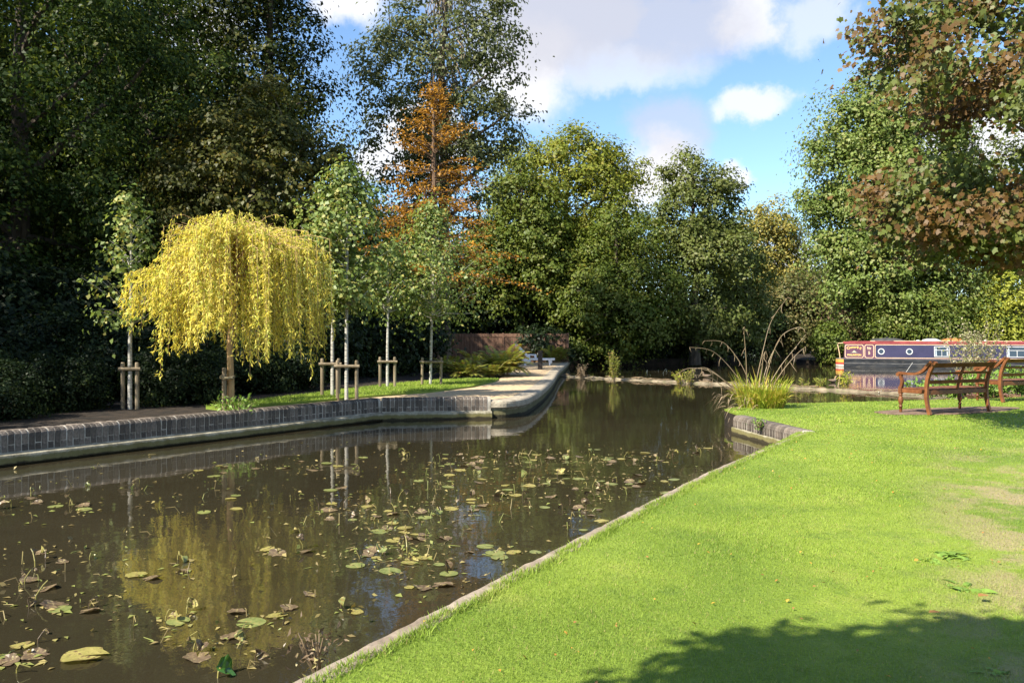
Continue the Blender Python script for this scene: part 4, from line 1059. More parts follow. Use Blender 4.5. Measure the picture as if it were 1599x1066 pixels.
def big_leaf(px, py, s, rz, lb):
    Y = 1802 / (py - 528); rng = np.random.default_rng(int(px))
    out = [(0, 0), (.25, .28), (.6, .32), (1, 0), (.6, -.3), (.25, -.28)]
    V = np.array([(a * s * cos(rz) - b * s * sin(rz), a * s * sin(rz) + b * s * cos(rz), .035 + .25 * s * abs(b) + rng.uniform(0, .006)) for a, b in out])
    o = link_mesh('fallen_leaf', poly_mesh('fallen_leaf', V, 6), 'leaf_fallen'); o.location = (gx(px, Y), Y, LAWN_Z); tag(o, lb, 'leaf')
big_leaf(1528, 941, .07, .3, 'curled orange fallen leaf on the dry grass'); big_leaf(1450, 967, .07, .1, 'orange fallen leaf at the edge of the tree shade')

# ------------------------------------------------------------------ weir
mb = MB(); rg = random.Random(5); pth = []
A_, B_ = Vector((2.1, 37.0)), Vector((13.6, 23.9))
for i in range(61):
    p = A_ + (B_ - A_) * (i / 60); pth.append((p.x + rg.uniform(-.07, .07), p.y + rg.uniform(-.07, .07)))
k0 = len(mb.v)
mb.sweep([(-.17, -.5), (-.17, .01), (-.10, .055), (.0, .07), (.10, .05), (.19, .006), (.19, -.5)], pth)
mb.v = [(x + rg.uniform(-.03, .03), y + rg.uniform(-.03, .03), z + (rg.uniform(-.03, .035) if z > 0 else 0)) for x, y, z in mb.v]
weir = mb.build('weir', 'weir_debris'); tag(weir, 'low debris-covered weir sill crossing the water to the path kerb', 'weir')
mb = MB()
for i in range(70):
    t = rg.random(); p = A_ + (B_ - A_) * t; a = rg.gauss(-.85, .5); L = rg.uniform(.2, .8)
    mb.tube([(p.x - cos(a) * L / 2 + rg.uniform(-.1, .1), p.y - sin(a) * L / 2, .075 + rg.uniform(-.01, .05)), (p.x + rg.uniform(-.05, .05), p.y, .10 + rg.uniform(0, .05)), (p.x + cos(a) * L / 2, p.y + sin(a) * L / 2, .06 + rg.uniform(0, .09))], [.010, .014, .006], 4)
o = mb.build('dead_sticks', 'straw', weir); o['kind'] = 'stuff'

# ------------------------------------------------------------------ water lilies
def lily_pad_mesh(seed, mat, tatter, curl):
    r = random.Random(seed); n = 18; v = [(0, 0, .004)]; f = []
    ph = r.uniform(0, 6.28)
    for ring in (.55, 1.0):
        for i in range(n):
            a = .18 + (2 * pi - .36) * i / (n - 1); k = ring * (1 + (r.uniform(-tatter, tatter * .4) if ring == 1 else 0))
            z = .006 + curl * max(0, sin(a * 1.0 + ph)) ** 2 * ring ** 2 + r.uniform(0, .02) * curl * 3 + r.uniform(0, .004)
            v.append((k * cos(a), k * .92 * sin(a), z))
    for i in range(n - 1):
        f += [(0, 1 + i, 2 + i), (1 + i, 1 + n + i, 2 + n + i, 2 + i)]
    me = bpy.data.meshes.new('lily_pad'); me.from_pydata(v, [], f); me.update(); me.materials.append(MATS[mat]); return me
def curled_leaf_mesh(seed, mat):
    """withered leaf folded along its rib, standing off its stalk"""
    r = random.Random(seed); n = 7; v = []; f = []; fold = r.uniform(.35, .8); tw = r.uniform(-.9, .9)
    for i in range(n):
        t = i / (n - 1); wd = sin(pi * (.08 + .86 * t)) * .55
        cx, cz = t * cos(tw * t), -.35 * t * t + .25 * t
        for s in (-1, -.5, 0, .5, 1):
            v.append((cx + r.uniform(-.05, .05), s * wd * cos(fold) + r.uniform(-.05, .05), cz + abs(s) * wd * sin(fold) + r.uniform(-.06, .06)))
    for i in range(n - 1):
        for j in range(4): f.append((i * 5 + j, i * 5 + j + 1, i * 5 + 6 + j, i * 5 + 5 + j))
    me = bpy.data.meshes.new('curled_leaf'); me.from_pydata(v, [], f); me.update(); me.materials.append(MATS[mat]); return me
PADS = {'green': [lily_pad_mesh(i, 'lily_green', .06, .03) for i in range(5)], 'yellow': [lily_pad_mesh(10 + i, 'lily_yellow', .16, .10) for i in range(5)], 'brown': [lily_pad_mesh(20 + i, 'lily_brown', .26, .32) for i in range(6)]}
CURL = {'green': [curled_leaf_mesh(30 + i, 'lily_green') for i in range(4)], 'yellow': [curled_leaf_mesh(40 + i, 'lily_yellow') for i in range(4)], 'brown': [curled_leaf_mesh(50 + i, 'lily_brown') for i in range(5)]}
STALKS = []
for i in range(7):
    r = random.Random(60 + i); h = r.uniform(.04, .15); dx = r.uniform(-.12, .12); hook = r.random() < .5
    pts = [(0, 0, -.12), (dx * .2, 0, h * .35), (dx * .7, .01, h * .8), (dx * 1.1, .01, h)]
    if hook: pts.append((dx * 1.1 + .05 * (1 if dx > 0 else -1), .02, h - .02))
    m = MB(); m.tube(pts, [.0055, .005, .0045, .004] + ([.0035] if hook else []), 6); me = m.mesh('stalk'); me.materials.append(MATS['lily_brown' if i % 2 else 'lily_yellow']); STALKS.append((me, pts[-1], h))
LBL = {('pad', 'green'): 'flat green water lily pad floating on the pond', ('pad', 'yellow'): 'yellowing ragged lily pad floating on the pond', ('pad', 'brown'): 'brown rotting crumpled lily pad on the pond',
       ('curl', 'green'): 'green folded lily leaf standing up out of the pond on its stalk', ('curl', 'yellow'): 'yellow withered lily leaf drooping on a stalk above the pond', ('curl', 'brown'): 'brown shrivelled lily leaf on a stalk above the pond',
       ('stalk', 'x'): 'bare withered lily stalk poking out of the pond'}
WPOLY = [(-7.4, 10.2), (-3.1, 16.4), (-.2, 17.0), (2.0, 20), (4.0, 15), (4.25, 12.4), (2.0, 8.75), (-1.05, 3.4), (-2.6, .8), (-9, .8)]
rg = random.Random(77); rng = np.random.default_rng(77)
taken = []
ALL_LILIES = []
def lily(kind, hue, x, y, s):
    if kind == 'pad':
        o = bpy.data.objects.new('lily_pad', rg.choice(PADS[hue])); COL.objects.link(o)
        o.location = (x, y, rg.uniform(.001, .008)); o.scale = (s, s, s * rg.uniform(.7, 1.2)); o.rotation_euler = (rg.uniform(-.05, .05), rg.uniform(-.05, .05), rg.uniform(0, 6.28))
        tag(o, LBL[(kind, hue)], 'lily pad', 'water lily leaves on the pond'); ALL_LILIES.append((kind, hue, x, y, o))
    else:
        root = thing('lily_stalk' if kind == 'stalk' else 'lily_leaf', LBL[(kind, hue)], 'lily leaf' if kind == 'curl' else 'lily stalk', (x, y, 0), rg.uniform(0, 6.28), 'water lily leaves on the pond')
        ALL_LILIES.append((kind, hue, x, y, root))
        me, tip, h = rg.choice(STALKS); k = rg.uniform(.6, 1.05)
        a = bpy.data.objects.new('stalk', me); COL.objects.link(a); a.parent = root; a.scale = (k, k, k)
        if kind == 'curl':
            b = bpy.data.objects.new('leaf', rg.choice(CURL[hue])); COL.objects.link(b); b.parent = root
            b.location = (tip[0] * k, tip[1] * k, tip[2] * k); q = s * rg.uniform(.9, 1.5); b.scale = (q, q, q); b.rotation_euler = (rg.uniform(-1.0, 1.0), rg.uniform(.2, 1.5), rg.uniform(0, 6.28))
CL = [(40, 782, 5, 40, 12), (130, 790, 4, 40, 10), (105, 872, 5, 40, 14), (30, 930, 7, 40, 25), (150, 940, 4, 40, 20), (265, 965, 4, 30, 10), (20, 1030, 4, 30, 15), (430, 865, 4, 25, 10), (290, 888, 2, 10, 8), (430, 965, 4, 40, 10),
      (310, 1008, 4, 40, 12), (485, 930, 1, 5, 5), (540, 952, 2, 15, 4), (640, 828, 20, 55, 34), (560, 785, 12, 45, 25), (725, 722, 22, 60, 12), (845, 714, 12, 50, 8), (935, 716, 9, 35, 7), (700, 785, 14, 60, 22), (815, 772, 12, 50, 18), (905, 800, 9, 30, 18),
      (800, 865, 6, 40, 10), (690, 912, 5, 40, 10), (1030, 716, 9, 40, 6), (1000, 752, 9, 35, 12), (600, 872, 11, 50, 15), (400, 735, 10, 90, 10), (300, 765, 6, 110, 18), (1090, 700, 5, 30, 6), (520, 720, 8, 60, 10), (950, 760, 7, 40, 14), (460, 800, 5, 60, 20), (760, 750, 8, 60, 10), (60, 1000, 2, 40, 12), (220, 900, 3, 60, 20), (380, 1010, 2, 20, 20), (900, 745, 6, 40, 8)]
for px, py, n, sx, sy in CL:
    for i in range(n):
        for _ in range(20):
            X = px + rg.gauss(0, sx * .75); Yp = py + rg.gauss(0, sy * .75); Y = 2200 / max(60, Yp - 528); x = gx(X, Y)
            s = rg.uniform(.04, .092)
            if in_poly(np.array([x]), np.array([Y]), WPOLY)[0] and all((x - a) ** 2 + (Y - b) ** 2 > (.55 * (s + c)) ** 2 for a, b, c in taken): break
        else: continue
        taken.append((x, Y, s))
        u = rg.random()
        if u < .66: lily('pad', rg.choice(['green', 'green', 'yellow', 'yellow', 'brown', 'brown', 'brown']), x, Y, s)
        elif u < .92: lily('curl', rg.choice(['green', 'yellow', 'brown', 'brown']), x, Y, s * 1.05)
        else: lily('stalk', 'x', x, Y, s)
for px, py, s, hue, lb in [(130, 1026, .13, 'green', 'large yellow-green lily pad in the near left corner of the pond'), (930, 1, 0, '', '')][:1]:
    Y = 2200 / (py - 528)
    for dx, dy, q in [(0, 0, s)]:
        o = bpy.data.objects.new('lily_pad', PADS['yellow'][1]); COL.objects.link(o); o.location = (gx(px, Y) + dx, Y + dy, .012); o.scale = (q, q, q); tag(o, lb, 'lily pad')
root = thing('lily_leaf', 'glossy deep green cupped lily leaf at the bottom edge of the picture', 'lily leaf', (gx(338, 4.15), 4.15, 0), .6)
MB().tube([(0, 0, -.1), (.01, 0, .03), (.02, 0, .05)], .006, 6).build('stalk', 'lily_yellow', root)
b = link_mesh('leaf', curled_leaf_mesh(99, 'lily_deep_green'), None, root); b.scale = (.13, .13, .13); b.location = (0, 0, .05); b.rotation_euler = (.9, .3, .4)
ORD = ['nearest', 'second nearest', 'third nearest', 'fourth nearest', 'fifth nearest', 'sixth nearest', 'seventh nearest', 'eighth nearest', 'ninth nearest', 'tenth nearest', 'eleventh nearest', 'twelfth nearest', 'thirteenth nearest', 'fourteenth nearest', 'fifteenth nearest', 'sixteenth nearest', 'seventeenth nearest', 'eighteenth nearest', 'nineteenth nearest', 'twentieth nearest']
SHORT = {('pad', 'green'): 'flat green lily pad', ('pad', 'yellow'): 'ragged yellowing lily pad', ('pad', 'brown'): 'brown rotting lily pad', ('curl', 'green'): 'green folded lily leaf', ('curl', 'yellow'): 'withered yellow lily leaf', ('curl', 'brown'): 'shrivelled brown lily leaf', ('stalk', 'x'): 'bare lily stalk'}
def region(x, y):
    edge = x - np.interp(y, [c[1] for c in COPING], [c[0] for c in COPING])
    if edge > -.75: return 'along the concrete edge'
    if x < -1.5 and y < 6.6: return 'in the near left water'
    if x < -2.2: return 'towards the long brick wall'
    if y < 8.2: return 'in the middle patch'
    return 'in the far patch' if x < .6 else 'in the far right patch'
sets = {}
for kind, hue, x, y, o in ALL_LILIES: sets.setdefault((kind, hue, region(x, y)), []).append((x * x + y * y, o))
for (kind, hue, reg), items in sets.items():
    for i, (d, o) in enumerate(sorted(items, key=lambda q: q[0])):
        if i < len(ORD): o['label'] = SHORT[(kind, hue)] + ' ' + reg + ', ' + ORD[i] + ' the viewer'
pos = []
wts = np.array([c[2] for c in CL], float)
while len(pos) < 1500:
    if rng.random() < .82:
        c = CL[rng.choice(len(CL), p=wts / wts.sum())]; px = c[0] + rng.normal() * c[3] * .9; py = c[1] + rng.normal() * c[4] * .95
    else:
        px = rng.uniform(0, 1130); py = 690 + abs(rng.normal()) * 130
    if py < 640: continue
    Y = 2200 / (py - 528); x = gx(px, Y)
    if in_poly(np.array([x]), np.array([Y]), WPOLY)[0]: pos.append((x, Y, .005))
pos = np.array(pos); n = len(pos); flat = rng.random(n) < .72
s_ = np.where(flat, rng.uniform(.015, .07, n), rng.uniform(.02, .06, n)); pos[:, 2] += np.where(flat, 0, rng.uniform(0, .035, n))
nr = np.array([0, 0, 1.0]) + rng.normal(size=(n, 3)) * np.where(flat, .10, .9)[:, None]
V = diamonds(pos, nr, rng.normal(size=(n, 3)) * np.where(flat, .05, .6)[:, None] * np.array([0, 0, 1]) + rng.normal(size=(n, 3)) * np.array([1, 1, 0]), s_, s_ * rng.uniform(.35, .7, n), rng)
V[:, 2] = np.maximum(V[:, 2], .003)
tag(link_mesh('floating_litter', poly_mesh('floating_litter', V, 4), 'litter'), 'small torn yellow and brown leaf scraps floating among the lily pads', 'leaf litter', kind='stuff')
mb = MB()
for i in range(190):
    p = pos[rng.integers(n)]; a = rng.uniform(0, 2 * pi); L = rng.uniform(.04, .16); h = rng.uniform(.01, .10) * (rng.random() < .6)
    mb.tube([(p[0], p[1], -.02), (p[0] + cos(a) * L * .4, p[1] + sin(a) * L * .4, .006 + h), (p[0] + cos(a) * L, p[1] + sin(a) * L, .004 + h * rng.uniform(0, 1.2))], [.004, .0035, .002], 4)
tag(mb.build('stem_litter', 'litter'), 'tangle of thin broken lily stems lying on the water', 'stems', kind='stuff')

# ------------------------------------------------------------------ benches
def bench(label, x, y, rz):
    root = thing('garden_bench', label, 'bench', (x, y, LAWN_Z + .01), rz, 'teak garden benches on the lawn')
    L = 1.78; D = .56
    def ribbon_part(name, path, wids, x0, x1, parent=root):
        """curved timber cut from a plank: path in (y, z), thickness per point"""
        P_ = smooth_path(path, 5); W = np.interp(np.linspace(0, 1, len(P_)), np.linspace(0, 1, len(wids)), wids); a = []; b = []
        for i, p in enumerate(P_):
            t = Vector(P_[min(i + 1, len(P_) - 1)]) - Vector(P_[max(i - 1, 0)]); t.normalize(); nn = Vector((-t.y, t.x))
            a.append(Vector(p) + nn * W[i] / 2); b.append(Vector(p) - nn * W[i] / 2)
        poly = [tuple(q) for q in a] + [tuple(q) for q in reversed(b)]; k = len(P_); m = MB()
        vs = [(x0, u, v) for u, v in poly] + [(x1, u, v) for u, v in poly]; n = len(poly)
        fs = [(i, (i + 1) % n, n + (i + 1) % n, n + i) for i in range(n)]
        for i in range(k - 1):
            fs += [(i, n - 1 - i, n - 2 - i, i + 1), (n + i, n + i + 1, 2 * n - 2 - i, 2 * n - 1 - i)]
        m.raw(vs, fs); return m.build(name, 'teak', parent)
    for xe in (0, L - .055):
        ribbon_part('rear_leg', [(-.07, 0), (-.02, .2), (.0, .42), (-.03, .68), (-.12, .90), (-.20, 1.0)], [.06, .062, .07, .065, .06, .055], xe, xe + .055)
        ribbon_part('arm', [(D + .05, .745), (D + .0, .765), (D - .16, .755), (.20, .765), (.06, .83), (-.04, .93), (-.13, 1.005)], [.05, .05, .045, .045, .05, .055, .05], xe - .008, xe + .063)
        m = MB(); m.tube([(xe - .012, D + .045, .735), (xe + .067, D + .045, .735)], .036, 12); m.build('arm_scroll', 'teak', root)
        ribbon_part('arm_support', [(D - .01, .50), (D - .035, .60), (D - .005, .69), (D - .01, .75)], [.06, .055, .055, .06], xe + .004, xe + .051)
        m = MB(); c = (xe + .0275, D)
        m.lathe([(.022, 0), (.028, .02), (.025, .10), (.036, .105), (.036, .125), (.022, .135), (.024, .15), (.044, .20), (.047, .245), (.034, .30), (.024, .325), (.038, .335), (.038, .35), (.028, .355), (.03, .365)], 14, c)
        m.build('front_leg', 'teak', root, smooth=True)
        MB().bev(xe - .008, xe + .063, D - .036, D + .036, .365, .505).build('leg_block', 'teak', root)
        MB().bev(xe + .008, xe + .047, .03, D - .036, .385, .46).build('side_rail', 'teak', root)
    MB().bev(.063, L - .063, D - .022, D + .02, .385, .46).build('front_rail', 'teak', root)
    MB().bev(.055, L - .055, -.022, .022, .37, .455).build('rear_rail', 'teak', root)
    n = 6
    for i in range(n):
        y0 = .028 + i * (D - .03) / n; MB().bev(.048, L - .048, y0, y0 + (D - .03) / n - .010, .462, .482, .004).build('seat_slat', 'teak', root)
    def back(z): return float(np.interp(z, [.42, .68, .90, 1.0], [.0, -.03, -.12, -.20]))
    for z, h in ((.93, .085), (.775, .045), (.61, .07)):
        y0 = back(z); m = MB(); s = .5 * h * (.35 if z < .7 else .85)
        m.raw([(.05, y0 - .018 + s, z - h / 2), (L - .05, y0 - .018 + s, z - h / 2), (L - .05, y0 + .018 + s, z - h / 2), (.05, y0 + .018 + s, z - h / 2), (.05, y0 - .018 - s, z + h / 2), (L - .05, y0 - .018 - s, z + h / 2), (L - .05, y0 + .018 - s, z + h / 2), (.05, y0 + .018 - s, z + h / 2)],
              [(0, 3, 2, 1), (4, 5, 6, 7), (0, 1, 5, 4), (1, 2, 6, 5), (2, 3, 7, 6), (3, 0, 4, 7)])
        m.build('top_rail' if z > .9 else 'back_slat', 'teak', root)
    ribbon_part('back_strut', [(.02, .46), (-.015, .62), (-.07, .78), (-.125, .90)], [.035, .035, .035, .035], L * .52 - .02, L * .52 + .02)
    return root
b1_ = bench('orange-brown teak bench with scrolled arms on bare earth, seen from behind', 7.80, 15.02, radians(25))
dup(b1_, (11.02, 18.0, LAWN_Z + .01), radians(22), 'second teak bench further off, cut by the right edge')

# ------------------------------------------------------------------ fence, bollard, lounger
fn = thing('wooden_fence', 'brown close-boarded wooden fence behind the ferns', 'fence', (gx(685, 46), 46.4, LEFT_Z))
fx0 = 0.0; xs = [-1.8, 0.0, 1.86, 3.72, 5.58, 7.5]; rg = random.Random(8)
for i, x in enumerate(xs): MB().bev(x - .05, x + .05, -.05, .05, 0, 1.70).build('post', 'fence_wood', fn)
for a, b in zip(xs[:-1], xs[1:]):
    m = MB(); n = 18; wv = (b - a - .1) / n
    for k in range(n):
        x = a + .05 + k * wv; y = rg.uniform(-.006, .006); m.box(x, x + wv - .006, -.012 + y, .010 + y, .08, 1.46 + rg.uniform(-.008, .008))
    o = m.build('board_panel', 'fence_wood', fn); o['kind'] = 'stuff'
    MB().bev(a + .05, b - .05, -.035, .02, 1.46, 1.66).build('top_board', 'fence_wood', fn)
    MB().bev(a + .05, b - .05, .013, .05, .35, .43).build('rail', 'fence_wood', fn)
    MB().bev(a + .05, b - .05, -.045, -.016, .02, .22).build('gravel_board', 'fence_wood', fn)
bo = thing('bollard_light', 'black square bollard on the gravel path', 'bollard', (gx(843.5, 35), 35, LEFT_Z + .01))
MB().bev(-.10, .10, -.10, .10, 0, .80, .01).build('post', 'bollard_black', bo); MB().bev(-.11, .11, -.11, .11, .803, .84, .008).build('cap', 'bollard_black', bo)
MB().bev(-.125, -.102, -.03, .03, .66, .74, .004).build('lens', 'plastic_white', bo)
lo = thing('sun_lounger', 'white plastic sun lounger with raised back on the path', 'lounger', (gx(806, 40.7), 40.9, LEFT_Z + .012), radians(-6))
for y0 in (-.33, .27):
    m = MB(); m.prism([(.15, .26), (1.98, .26), (1.98, .36), (.15, .36)], lambda u, v, d: (u, d, v), y0, y0 + .06); m.build('side_rail', 'plastic_white', lo)
    for xl, wd in ((.45, .30), (1.72, .12)):
        m = MB(); m.prism([(xl, 0), (xl + wd * .35, 0), (xl + wd * .45, .12), (xl + wd, .12), (xl + wd, .26), (xl - .04, .26)], lambda u, v, d: (u, d, v), y0 + .005, y0 + .055); m.build('leg', 'plastic_white', lo)
    m = MB(); m.prism([(.62, .36), (.68, .36), (.70, .50), (.95, .50), (.97, .36), (1.03, .36), (1.02, .56), (.60, .56)], lambda u, v, d: (u, d, v), y0 - .01, y0 + .05); m.build('arm', 'plastic_white', lo)
for i in range(9):
    x = .72 + i * .14; MB().bev(x, x + .11, -.27, .27, .325, .355, .005).build('seat_slat', 'plastic_white', lo)
for i in range(6):
    t = i / 6; x = .62 - .62 * t; z = .40 + .62 * t
    m = MB(); m.raw([(x, -.3, z), (x, .3, z), (x - .085, .3, z + .085), (x - .085, -.3, z + .085), (x + .02, -.3, z + .02), (x + .02, .3, z + .02), (x - .065, .3, z + .105), (x - .065, -.3, z + .105)], [(0, 1, 2, 3), (7, 6, 5, 4), (0, 4, 5, 1), (1, 5, 6, 2), (2, 6, 7, 3), (3, 7, 4, 0)]); m.build('back_slat', 'plastic_white', lo)
for y0 in (-.33, .27):
    m = MB(); m.prism([(.66, .34), (.72, .38), (.04, 1.08), (-.03, 1.03)], lambda u, v, d: (u, d, v), y0, y0 + .05); m.build('back_rail', 'plastic_white', lo)

# ------------------------------------------------------------------ narrowboat
def font_mesh(name, text, size):
    cu = bpy.data.curves.new(name, 'FONT'); cu.body = text; cu.size = size; cu.align_x = 'CENTER'; cu.extrude = .004; cu.offset = .006
    ob = bpy.data.objects.new(name, cu); COL.objects.link(ob)
    dg = bpy.context.evaluated_depsgraph_get(); me = bpy.data.meshes.new_from_object(ob.evaluated_get(dg))
    bpy.data.objects.remove(ob); return me
def narrowboat():
    x0 = gx(1318, 49.6); yf = 49.6; BA = radians(-22)
    root = thing('narrowboat', 'dark blue narrowboat with maroon and gold lettered panels, moored beyond the weir', 'boat', (x0, yf, 0), BA)
    def along(px, v=.2):
        k = (px - 799.5) / FPX; xs = x0 - v * sin(BA); ys = yf + v * cos(BA)
        return (k * ys - xs) / (cos(BA) - k * sin(BA))
    Ln = 17.0; G = .50; T = 1.49; B2 = 2.05
    # hull: rounded stern at the left, pointed bow far right
    out = [(-.30, .35), (-.42, .75), (-.42, 1.3), (-.30, 1.7)]
    plan = [(0, 0), (Ln, 0), (Ln + 1.6, .45), (Ln + 2.5, 1.03), (Ln + 1.6, 1.6), (Ln, B2), (0, B2), (-.30, 1.75), (-.45, 1.35), (-.45, .70), (-.30, .28)]
    m = MB(); m.prism(plan, lambda u, v, d: (u, v, d), -.55, G - .03); m.build('hull', 'boat_hull', root)
    plan2 = [(u * 1.0 + (-.02 if u < 0 else .02 if u > Ln else 0), v + (-.025 if v < 1 else .025)) for u, v in plan]
    m = MB(); m.prism(plan2, lambda u, v, d: (u, v, d), G - .028, G + .01); m.build('gunwale', 'boat_steel', root)
    m = MB(); m.prism([(u, v + (-.018 if v < 1 else .018)) for u, v in plan], lambda u, v, d: (u, v, d), .20, .235); m.build('rubbing_strake', 'boat_steel', root)
    for z0, z1, mt in ((.40, .468, 'band_yellow'), (.27, .40, 'band_yellow'), (.145, .268, 'band_red'), (.02, .143, 'band_white')):
        pl = [(-.30, .25), (-.02, -.02), (-.02, .04), (-.28, .34), (-.46, .72), (-.46, 1.33), (-.28, 1.71), (-.31, 1.79), (-.47, 1.37), (-.475, .69)]
        m = MB(); m.prism([(-.02, -.022), (-.02, .1), (-.25, .4), (-.40, .75), (-.40, 1.3), (-.25, 1.65), (-.31, 1.79), (-.475, 1.37), (-.475, .69), (-.315, .262)], lambda u, v, d: (u, v, d), z0, z1); m.build('stern_band', mt, root)
    # cabin with sides leaning in
    ti = .12
    def wall(u, z): return (u, .13 + ti * (z - G) / (T - G), z)        # front cabin side
    m = MB(); m.raw([(0, .13, G), (Ln - 1.5, .13, G), (Ln - 1.5, B2 - .13, G), (0, B2 - .13, G), (.04, .13 + ti, T), (Ln - 1.5, .13 + ti, T), (Ln - 1.5, B2 - .13 - ti, T), (.04, B2 - .13 - ti, T)],
                    [(0, 1, 5, 4), (1, 2, 6, 5), (2, 3, 7, 6), (3, 0, 4, 7), (4, 5, 6, 7)]); m.build('cabin', 'boat_maroon', root)
    m = MB(); nn = 8
    ring = [(.20 + (B2 - .40) * i / nn, T + .003 + .075 * sin(pi * i / nn)) for i in range(nn + 1)]
    m.prism([(.20, T - .03)] + ring + [(B2 - .20, T - .03)], lambda u, v, d: (d, u, v), -.04, Ln - 1.4); m.build('roof', 'boat_red', root)
    m = MB(); m.tube([(.3, .26, T + .075), (Ln - 2, .26, T + .075)], .028, 8)
    for i in range(12): m.tube([(.4 + i * 1.2, .26, T + .0), (.4 + i * 1.2, .26, T + .075)], .014, 6)
    m.build('handrail', 'boat_red', root)
    m = MB(); m.box(.04, Ln - 1.45, .205, .235, T - .075, T - .018); m.build('roof_edge', 'boat_red', root)
    e = .008
    def side_panel(name, u0, u1, z0, z1, mat, r=.10, out=e, parent=root):
        pts = []
        for cx, cz, a0 in ((u1 - r, z1 - r, 0), (u0 + r, z1 - r, 90), (u0 + r, z0 + r, 180), (u1 - r, z0 + r, 270)):
            for k in range(5): a = radians(a0 + 22.5 * k); pts.append((cx + r * cos(a), cz + r * sin(a)))
        m = MB(); m.prism(pts, lambda u, v, d: (wall(u, v)[0], wall(u, v)[1] - d, v), -.01, out); return m.build(name, mat, parent)
    def panel(u0, u1, mat, z0=.555, z1=1.385, b=.034, out=e):
        o = side_panel('panel', u0, u1, z0, z1, 'boat_cream', .12, out); side_panel('panel_field', u0 + b, u1 - b, z0 + b, z1 - b, mat, .10, out + .005, o)
    panel(.05, along(1348.5), 'boat_maroon'); panel(along(1350), along(1364.5), 'boat_maroon'); panel(along(1366), Ln - 1.7, 'boat_navy')
    cA = (.05 + along(1348.5)) / 2; cB = along(1357.2)
    def put(me, mat, u, z, size=1.0, rot=0.0, out=.018):
        o = link_mesh('lettering', me, mat, root); c = wall(u, z); o.location = (c[0], c[1] - out, c[2]); o.rotation_euler = (radians(90) - math.atan(ti / (T - G)) * 1.0, 0, 0)
        o.rotation_euler = (Matrix.Rotation(radians(90) - math.atan(ti / (T - G)), 3, 'X') @ Matrix.Rotation(rot, 3, 'Z')).to_euler(); return o
    word = 'Cromwell II'; ww = [.115, .07, .075, .115, .095, .075, .04, .04, .06, .045, .045]; tot = sum(ww); u = cA - tot / 2
    for ch, q in zip(word, ww):
        c = u + q / 2; u += q
        if ch == ' ': continue
        t = (c - cA) / (tot / 2); put(font_mesh('lettering', ch, .25 if ch == 'C' else .20), 'boat_gold', c, 1.16 - .10 * t * t, rot=-.28 * t)
    put(font_mesh('lettering', 'BRAUNSTON', .135), 'boat_gold', cA, .69)
    put(font_mesh('lettering', 'No', .17), 'boat_cream', cB, 1.12); put(font_mesh('lettering', '5', .26), 'boat_cream', cB, .78)
    m = MB(); m.prism([(cB - .09, 1.075), (cB + .09, 1.075), (cB + .09, 1.095), (cB - .09, 1.095)], lambda a, b, d: (a, wall(a, b)[1] - d, b), .01, .018); m.build('lettering', 'boat_cream', root)
    m = MB(); m.prism([(cA + a, b) for a, b in ((-.28, .86), (.28, .86), (.16, .90), (.10, .97), (0, 1.06), (-.10, .97), (-.16, .90))], lambda a, b, d: (a, wall(a, b)[1] - d, b), .01, .018); m.build('emblem', 'boat_steel', root)
    m = MB(); m.prism([(cA + a, b) for a, b in ((-.12, .89), (.12, .89), (.06, .95), (0, 1.0), (-.06, .95))], lambda a, b, d: (a, wall(a, b)[1] - d, b), .015, .022); m.build('emblem', 'boat_cream', root)
    for px in (1376, 1420):
        u = along(px); zc = .96; m = MB()
        for r0, r1, d0, d1, nm, mt in ((.135, .19, .0, .035, 'porthole_rim', 'chrome'),):
            n = 20; vs = []; fs = []
            for rr, dd in ((r1, 0), (r1, d1), (r0, d1), (r0, 0)):
                for k in range(n): a = 2 * pi * k / n; cc = wall(u + rr * cos(a), zc + rr * sin(a)); vs.append((cc[0], cc[1] - dd, cc[2]))
            for q in range(4):
                for k in range(n): fs.append((q * n + k, q * n + (k + 1) % n, ((q + 1) % 4) * n + (k + 1) % n, ((q + 1) % 4) * n + k))
            m.raw(vs, fs); rim = m.build('porthole', mt, root)
        m = MB(); m.prism([(u + .137 * cos(2 * pi * k / 20), zc + .137 * sin(2 * pi * k / 20)) for k in range(20)], lambda a, b, d: (a, wall(a, b)[1] - d, b), .004, .018); m.build('pane', 'glass_dark', rim)
    for px in (1470.5, 1588, 1700):
        u = along(px); hw = .41 if px < 1500 else .52; z0, z1 = .66, 1.28
        m = MB(); f = .04
        for a, b, c, d in ((u - hw, u + hw, z0, z0 + f), (u - hw, u + hw, z1 - f, z1), (u - hw, u - hw + f, z0 + f, z1 - f), (u + hw - f, u + hw, z0 + f, z1 - f), (u - hw + f, u + hw - f, z1 - .24, z1 - .21), (u - .015, u + .015, z0 + f, z1 - .24)):
            m.prism([(a, c), (b, c), (b, d), (a, d)], lambda p, q, dd: (p, wall(p, q)[1] - dd, q), .0, .035)
        fr = m.build('window', 'chrome', root)
        m = MB(); m.prism([(u - hw + f, z0 + f), (u + hw - f, z0 + f), (u + hw - f, z1 - f), (u - hw + f, z1 - f)], lambda p, q, dd: (p, wall(p, q)[1] - dd, q), .003, .016); m.build('pane', 'glass_dark', fr)
        for s in (-1, 1):
            a = u + s * (hw - .11); m = MB(); m.prism([(a - .04, z0 + f + .02), (a + .04, z0 + f + .02), (a + .02, z1 - f - .05), (a - .035, z1 - f - .05)], lambda p, q, dd: (p, wall(p, q)[1] - dd, q), .0165, .0185); m.build('curtain', 'curtain', fr)
    # tiller and rail at the stern
    m = MB(); m.tube([(-.22, 1.0, G), (-.26, 1.0, .85), (-.36, 1.0, 1.35), (-.34, 1.0, 1.45), (-.05, 1.0, 1.47)], .03, 8); m.build('tiller', 'boat_cream', root)
